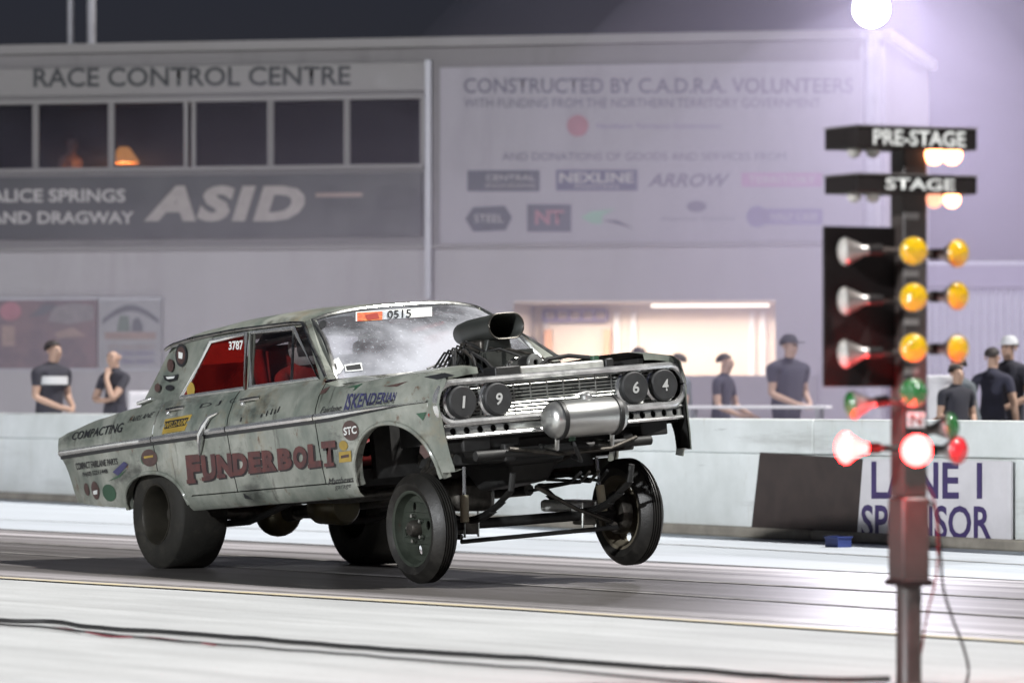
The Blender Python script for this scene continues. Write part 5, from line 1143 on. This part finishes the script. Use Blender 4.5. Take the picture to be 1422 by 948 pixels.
    o = bpy.data.objects.new('person', me); col.objects.link(o); o.location = loc; o.rotation_euler = (0, 0, rz); o['label'] = label; o['category'] = cat
    if group: o['group'] = group
    hy = ln(1.65)
    if hair:
        g = MB(); c = V(0, hy * k + 0.0, 1.67 * k)
        rows = []
        for i_ in range(9):
            rows.append([(lambda a: c + V(0.086 * k * math.sin(a) * math.cos(q) , 0.105 * k * math.sin(a) * math.sin(q), 0.085 * k * math.cos(a)) * (1.0 + 0.05 * noise.noise(V(math.cos(q) * 3, math.sin(q) * 3, a * 4))) + V(0, 0.012 * k, 0))(math.pi * (0.47 + 0.13 * math.sin(q)) * i_ / 8) for q in [2 * math.pi * i / 18 for i in range(19)]])
        g.grid(rows).build('hair', hair, o)
    for s in (-1, 1):
        MB().ball((s * 0.030 * k, (hy - 0.098) * k, 1.648 * k), 0.011 * k, 8).build('eye', 'decal_black', o)
        MB().ball((s * 0.078 * k, (hy - 0.005) * k, 1.635 * k), (0.012 * k, 0.02 * k, 0.03 * k), 8).build('ear', 'skin', o)
    if cap_m:
        MB().lathe([(0, 0.095 * k), (0.05 * k, 0.09 * k), (0.088 * k, 0.05 * k), (0.096 * k, 0.0)], (0, hy * k - 0.005, 1.675 * k), (0, 0, 1), 18).build('cap', cap_m, o)
        MB().box((-0.065 * k, (hy - 0.19) * k, 1.672 * k), (0.065 * k, (hy - 0.07) * k, 1.682 * k)).build('cap_brim', cap_m, o, bevel=0.004)
    if extra: extra(o, k, ln)
    return o
def stand(px, ytop, D, *a, label, **kw):
    p = at(px, ytop, D); return person(label, (p.x, p.y, 0), a[0], p.z, *a[1:], **kw)
def chest_band(o, k, ln):
    rows = [[V(0.215 * k * math.cos(q), (ln(1.3) - 0.158 * math.sin(q)) * k, z * k) for q in [math.pi * (0.12 + 0.76 * i / 12) for i in range(13)]] for z in (1.27, 1.36)]
    MB().grid(rows).build('chest_print', 'cloth_white', o)
stand(66, 473, 43.6, R(50), 'cloth_black', 'cloth_blue', label='person with dark hair in a black shirt with a white chest band, hands clasped', arms='clasp', lean=0.12, girth=1.25, extra=chest_band)
stand(160, 482, 43.4, R(-38), 'cloth_black', 'cloth_blue', label='bald person in a plain black shirt resting one hand on the chin', arms='chin', hair=None)
stand(737, 468, 50.0, R(170), 'cloth_blue', 'cloth_black', label='person standing inside the lit doorway behind the air scoop')
stand(886, 482, 45.0, R(-150), 'cloth_blue', 'cloth_black', label='person before the lit room, mostly hidden behind the raised far fender')
stand(953, 491, 43.6, R(-70), 'cloth_grey', 'cloth_black', label='spectator in a grey shirt, next to the car, leaning at the white table', arms='rail', lean=0.15)
stand(999, 491, 43.8, R(60), 'cloth_blue', 'cloth_black', label='spectator in a navy shirt at the middle of the white table', arms='rail', lean=0.1)
stand(1092, 466, 43.6, R(40), 'cloth_blue', 'cloth_black', label='tall broad spectator in a dark cap and jacket standing at the end of the table', arms='clasp', girth=1.35, cap_m='cloth_black', lean=0.05)
stand(1352, 496, 40.0, R(-60), 'cloth_grey', 'cloth_black', label='person in a grey shirt leaning before the corrugated shed wall', arms='rail', lean=0.3)
stand(1402, 468, 41.0, R(-40), 'cloth_black', 'cloth_black', label='tall person in black with a white cap before the corrugated shed wall', arms='clasp', girth=1.2, cap_m='cloth_white')
stand(1378, 482, 40.6, R(160), 'cloth_blue', 'cloth_black', label='person in navy turned away, between the two people before the shed')
stand(1328, 506, 39.4, R(30), 'cloth_black', 'cloth_black', label='shorter person in black beside the white drum', arms='clasp', girth=1.15)
pw = at(98, 188, 55.6); person('person in an orange shirt sitting inside the control room beside the desk lamp', (pw.x, pw.y, pw.z - 1.66), R(60), 1.66, 'orange_frame', 'cloth_black', 'clasp')
# table the spectators stand at
tp0 = at(1050, 563, 42.6)
tb = thing('trestle_table', 'high trestle table with a white edge behind the barrier', 'table', (tp0.x, tp0.y, 0), R(-10))
MB().box((-0.75, -0.3, tp0.z - 0.03), (0.75, 0.3, tp0.z)).build('table_top', 'white_plastic', tb, bevel=0.006)
for x in (-0.65, 0.65):
    for y in (-0.24, 0.24): MB().cyl((x, y, 0), (x, y, tp0.z - 0.03), 0.02, 10).build('leg', 'steel_grey', tb)
# white cabinet and drum behind the barrier
c0_ = at(194, 543, 45.2)
cbn = thing('white_cabinet', 'white cabinet behind the barrier next to the bald person', 'cabinet', (c0_.x, c0_.y, 0), R(8))
MB().box((-0.13, -0.2, 0.05), (0.15, 0.2, c0_.z)).build('body', 'white_plastic', cbn, bevel=0.01)
MB().box((-0.12, -0.225, 0.08), (0.14, -0.203, c0_.z - 0.03)).build('door', 'white_plastic', cbn, bevel=0.005)
MB().box((0.10, -0.245, 0.8), (0.115, -0.226, 0.95)).build('handle', 'steel_grey', cbn)
d0_ = at(1304, 521, 41.0)
dr = thing('white_drum', 'white plastic drum with a rimmed lid before the shed', 'drum', (d0_.x, d0_.y, 0))
MB().lathe([(0, 0), (0.125, 0), (0.13, 0.02), (0.13, d0_.z - 0.08), (0, d0_.z - 0.08)], (0, 0, 0), (0, 0, 1), 24).build('barrel', 'white_plastic', dr)
MB().lathe([(0, d0_.z), (0.13, d0_.z), (0.145, d0_.z - 0.01), (0.145, d0_.z - 0.06), (0.131, d0_.z - 0.078), (0, d0_.z - 0.078)], (0, 0, 0), (0, 0, 1), 24).build('lid', 'white_plastic', dr)

# driver
J = {}; E_ = []
def j(n, p, r): J[n] = (p, r)
j('pel', (1.22, -0.36, 0.80), (0.15, 0.11)); j('spi', (1.17, -0.36, 0.93), (0.14, 0.10)); j('che', (1.14, -0.36, 1.08), (0.16, 0.11)); j('upp', (1.14, -0.36, 1.17), (0.11, 0.08)); j('nek', (1.17, -0.36, 1.23), 0.05); j('hed', (1.21, -0.36, 1.33), (0.075, 0.09))
E_ += [('pel', 'spi', 1), ('spi', 'che', 1), ('che', 'upp', 1), ('upp', 'nek', 0), ('nek', 'hed', 0)]
for s in (-1, 1):
    t = str(s); y = -0.36 + s * 0.18
    j('sho' + t, (1.15, y, 1.15), 0.06); j('elb' + t, (1.40, -0.36 + s * 0.24, 1.00), 0.045); j('wri' + t, (1.66, -0.36 + s * 0.17, 1.06), 0.032); j('plm' + t, (1.71, -0.36 + s * 0.165, 1.08), (0.035, 0.025))
    E_ += [('upp', 'sho' + t, 1), ('sho' + t, 'elb' + t, 1), ('elb' + t, 'wri' + t, 1), ('wri' + t, 'plm' + t, 3)]
    for fi in range(4):
        j('f%d' % fi + t, (1.755, -0.36 + s * 0.165, 1.045 + 0.024 * fi), 0.010); j('g%d' % fi + t, (1.745, -0.36 + s * 0.13, 1.045 + 0.024 * fi), 0.009); E_ += [('plm' + t, 'f%d' % fi + t, 3), ('f%d' % fi + t, 'g%d' % fi + t, 3)]
    j('f9' + t, (1.70, -0.36 + s * 0.13, 1.10), 0.011); E_ += [('plm' + t, 'f9' + t, 3)]
    j('hip' + t, (1.28, -0.36 + s * 0.09, 0.79), 0.085); j('kne' + t, (1.68, -0.36 + s * 0.11, 0.88), 0.062); j('ank' + t, (1.96, -0.36 + s * 0.11, 0.66), 0.042); j('toe' + t, (2.08, -0.36 + s * 0.11, 0.70), (0.04, 0.035))
    E_ += [('pel', 'hip' + t, 2), ('hip' + t, 'kne' + t, 2), ('kne' + t, 'ank' + t, 2), ('ank' + t, 'toe' + t, 3)]
me = skin_body('person', J, E_, 'pel')
for m_ in ('skin', 'red_vinyl', 'red_dark', 'cloth_black'): me.materials.append(MATS[m_])
dv = bpy.data.objects.new('person', me); col.objects.link(dv); dv.matrix_world = CW; dv['label'] = 'driver in a grey helmet and red race suit at the steering wheel of the car'; dv['category'] = 'person'
hl = MB()
c = V(1.21, -0.36, 1.325); rows = []
for a in [math.pi * 0.80 * i / 12 for i in range(13)]:
    rows.append([c + V(0.135 * math.sin(a) * math.cos(q), 0.122 * math.sin(a) * math.sin(q), 0.132 * math.cos(a)) for q in [2 * math.pi * i / 28 for i in range(29)]])
hl.grid(rows).build('helmet', 'helmet_grey', dv)
MB().grid([[c + V(0.140 * math.sin(a) * math.cos(q), 0.127 * math.sin(a) * math.sin(q), 0.137 * math.cos(a)) for q in [R(-65) + R(130) * i / 12 for i in range(13)]] for a in [R(72) + R(42) * i / 5 for i in range(6)]]).build('visor', 'black_metal', dv)

# ================================================================== CHRISTMAS TREE (staging lights)
TD, TTH = 15.3, R(25)
tg = at(1262, 553, TD); tree = thing('staging_light_tree', 'black staging light pole with amber lamps and two lit red lamps', 'traffic light', (tg.x, tg.y, 0), TTH)
TMI = (Matrix.Translation((tg.x, tg.y, 0)) @ Matrix.Rotation(TTH, 4, 'Z')).inverted()
def tp(px, py, yl=-0.05):
    o_ = TMI @ V(0, 0, CH); d_ = TMI.to_3x3() @ px_dir(px, py); t = (yl - o_.y) / d_.y; p = o_ + d_ * t; return p
MB().lathe([(0.16, 0.0), (0.16, 0.012), (0.05, 0.02), (0.0465, 0.03), (0.0465, 0.40), (0, 0.40)], (0, 0, 0), (0, 0, 1), 24).build('pole', 'tree_pole', tree)
zs0, zs1, zt_ = tp(1262, 812).z, tp(1262, 690).z, tp(1262, 182).z
MB().box((-0.058, -0.058, zs0), (0.058, 0.058, zs1)).build('sleeve', 'tree_pole', tree, bevel=0.012)
MB().box((-0.066, -0.066, zs0 - 0.004), (0.066, 0.066, zs0 + 0.02)).build('sleeve_collar', 'tree_black', tree, bevel=0.004)
MB().box((-0.050, -0.050, zs1 + 0.001), (0.050, 0.050, zt_ - 0.02)).build('mast', 'tree_pole', tree, bevel=0.006)
for yy in (300, 380, 447, 515): 
    p = tp(1266, yy, -0.052); MB().box((p.x - 0.03, -0.0535, p.z - 0.012), (p.x + 0.03, -0.0505, p.z + 0.012)).build('clamp_band', 'lamp_shell', tree)
a, b = tp(1143, 537, 0.02), tp(1250, 316, 0.02)
MB().box((a.x, 0.012, a.z), (b.x, 0.026, b.z)).build('shield_plate', 'tree_black', tree, bevel=0.003)
def bulb(px, py, yl, d, lens, shell='lamp_shell', r=0.053, arm=True):
    c = tp(px, py, yl); d = Vector(d).normalized()
    o = MB().lathe([(0.018, -0.085), (0.020, -0.06), (0.034, -0.035), (r * 0.92, -0.004), (r, 0.0), (r, 0.008), (r * 0.9, 0.010)], c, d, 24).build('lamp', shell, tree)
    MB().lathe([(r * 0.97, 0.006), (r * 0.93, 0.016), (r * 0.72, 0.026), (r * 0.4, 0.032), (0, 0.034)], c, d, 24).build('lens', lens, o)
    MB().cyl(c - d * 0.13, c - d * 0.08, 0.021, 14).build('socket', 'tree_black', o)
    if arm:
        e = c - d * 0.115; MB().tube([e, V(0.0, e.y * 0.5, e.z - 0.004), V(0, 0, e.z - 0.004)], 0.012, 8).build('arm', 'tree_pole', o)
    return o
for yc, yr, yl_, in ((349, 352, 349), (413, 411, 418), (483, 484, 491)):
    bulb(1268, yc, -0.14, (-0.30, -1, 0.0), 'amber_lens'); bulb(1328, yr, -0.02, (0.25, -1, 0), 'amber_lens'); bulb(1176, yl_, -0.06, (-0.90, 0.30, -0.05), 'clear_lens', 'amber_shell' if 'amber_shell' in MATS else 'lamp_shell')
bulb(1268, 545, -0.14, (-0.30, -1, 0.1), 'green_lens'); bulb(1186, 562, -0.04, (-0.95, 0.2, -0.12), 'green_lens'); bulb(1318, 592, -0.02, (0.6, -0.8, 0.15), 'green_lens')
def glow(px, py, yl, d, e):
    l = bpy.data.lights.new('lamp_glow', 'POINT'); lo = bpy.data.objects.new('lamp_glow', l); col.objects.link(lo); lo.parent = tree; l.color = (1.0, 0.03, 0.03); l.energy = e; l.shadow_soft_size = 0.03; lo.location = tp(px, py, yl) + Vector(d).normalized() * 0.055
glow(1272, 625, -0.14, (-0.25, -1, 0.0), 15.0); glow(1176, 622, -0.06, (-0.95, 0.05, 0), 6.0)
bulb(1272, 625, -0.14, (-0.25, -1, 0.0), 'red_lit', r=0.060); bulb(1176, 622, -0.06, (-0.95, 0.05, 0), 'red_lit', 'red_lit', r=0.056); bulb(1328, 625, -0.02, (0.4, -1, 0), 'red_lens')
ns = MB(); a, b = tp(1260, 593, -0.056), tp(1284, 572, -0.056); ns.box((a.x, -0.0575, a.z), (b.x, -0.0545, b.z)); no = ns.build('letter_tag', 'sign_white', tree, None, False)
lettering('lettering', 'N', [(a.x + 0.012, a.z + 0.006), (b.x - 0.012, a.z + 0.006), (b.x - 0.012, b.z - 0.006), (a.x + 0.012, b.z - 0.006)], 'decal_red', no, lambda u, v, l: V(u, -0.0585, v), 0.02)
for s_, y0, y1, lx0, lx1, lit in (('PRE-STAGE', 180, 204, 1213, 1341, ('stage_lit', 'stage_lit', 0.038)), ('STAGE', 246, 266, 1230, 1326, ('stage_dim', 'stage_lit', 0.032))):
    a, b = tp(1190, y1, -0.13), tp(1357, y0, -0.13)
    bd = MB().box((a.x, -0.13, a.z), (b.x, 0.11, b.z)).build('sign_box', 'tree_black', tree, bevel=0.004)
    MB().box((a.x - 0.004, -0.134, b.z), (b.x + 0.004, 0.114, b.z + 0.005)).build('sign_lid', 'lamp_shell', bd)
    c0, c1 = tp(lx0, y1 - 3, -0.134), tp(lx1, y0 + 3, -0.134)
    lettering('lettering', s_, [(c0.x, c0.z), (c1.x, c0.z), (c1.x, c1.z), (c0.x, c1.z)], 'decal_white', bd, lambda u, v, l: V(u, -0.1335, v), 0.02)
    for pxx, m_ in ((1297, lit[0]), (1322, lit[1])):
        p = tp(pxx, y1 + 11, -0.05); o = MB().ball((p.x, -0.05, p.z), lit[2], 18).build('stage_bulb', m_, bd)
        MB().cyl((p.x, -0.05, p.z + 0.02), (p.x, -0.05, a.z + 0.002), 0.014, 12).build('bulb_socket', 'lamp_shell', o)
    for pxx in (1186, 1212):
        p = tp(pxx, y1 + 6, -0.02); o = MB().ball((p.x, -0.02, p.z), 0.026, 14).build('stage_bulb', 'clear_lens', bd)
        MB().cyl((p.x, -0.02, p.z + 0.015), (p.x, -0.02, a.z + 0.002), 0.014, 12).build('bulb_socket', 'lamp_shell', o)
# hanging wires
def bez(P, n=10):
    out = []
    for i in range(len(P) - 1):
        p0, p1, p2, p3 = P[max(i - 1, 0)], P[i], P[i + 1], P[min(i + 2, len(P) - 1)]
        for q in range(n):
            t = q / n; out.append(0.5 * ((2 * p1) + (p2 - p0) * t + (2 * p0 - 5 * p1 + 4 * p2 - p3) * t * t + (3 * p1 - p0 - 3 * p2 + p3) * t ** 3))
    return out + [P[-1]]
MB().tube(bez([tp(x, y, 0.0) for x, y in ((1284, 690), (1300, 712), (1306, 770), (1310, 815), (1322, 856), (1338, 898), (1345, 930), (1340, 955))]), 0.0055, 6).build('hanging_cable', 'cable_rubber', tree)
MB().tube(bez([tp(x, y, -0.02) for x, y in ((1284, 672), (1296, 690), (1302, 740), (1300, 800), (1288, 850), (1280, 900), (1272, 940))]), 0.004, 6).build('hanging_cable', 'red_cable', tree)

# ------------------------------------------------------------------ cables on the ground
def ground_cable(name, pts, r, m, label):
    P = bez([ground(x, y) + V(0, 0, 0) for x, y in pts], 8)
    P = [V(p.x + 0.02 * noise.noise(V(p.x * 2.1, 5, 0)), p.y + 0.10 * noise.noise(V(p.x * 1.7, 1, 0)) + 0.03 * noise.noise(V(p.x * 6, 2, 0)), r * 0.92 + 0.006 + 0.006 * (noise.noise(V(p.x * 5, 0, 3)) + 0.3)) for p in P]
    o = MB().tube(P, r, 8).build(name, m); o['label'] = label; o['category'] = 'cable'; return o
ground_cable('power_cable', [(-120, 858), (0, 866), (75, 868), (130, 876), (240, 883), (300, 888), (420, 897), (500, 904), (600, 911), (711, 918), (780, 924), (900, 932), (1000, 938), (1060, 942), (1110, 948), (1190, 950), (1236, 949)], 0.011, 'cable_rubber', 'thick black power cable snaking along the ground to the light pole')
ground_cable('signal_cable', [(-120, 861), (0, 870), (60, 874), (130, 882), (300, 898), (450, 909), (580, 920), (711, 930), (850, 942), (950, 950), (1100, 962)], 0.0055, 'cable_rubber', 'thin black signal cable lying on the camera side of the thick cable')
ground_cable('red_wire', [(-60, 865), (20, 871), (90, 876), (150, 886), (220, 889), (300, 899)], 0.004, 'red_cable', 'short thin dark red wire beside the black ground cables')
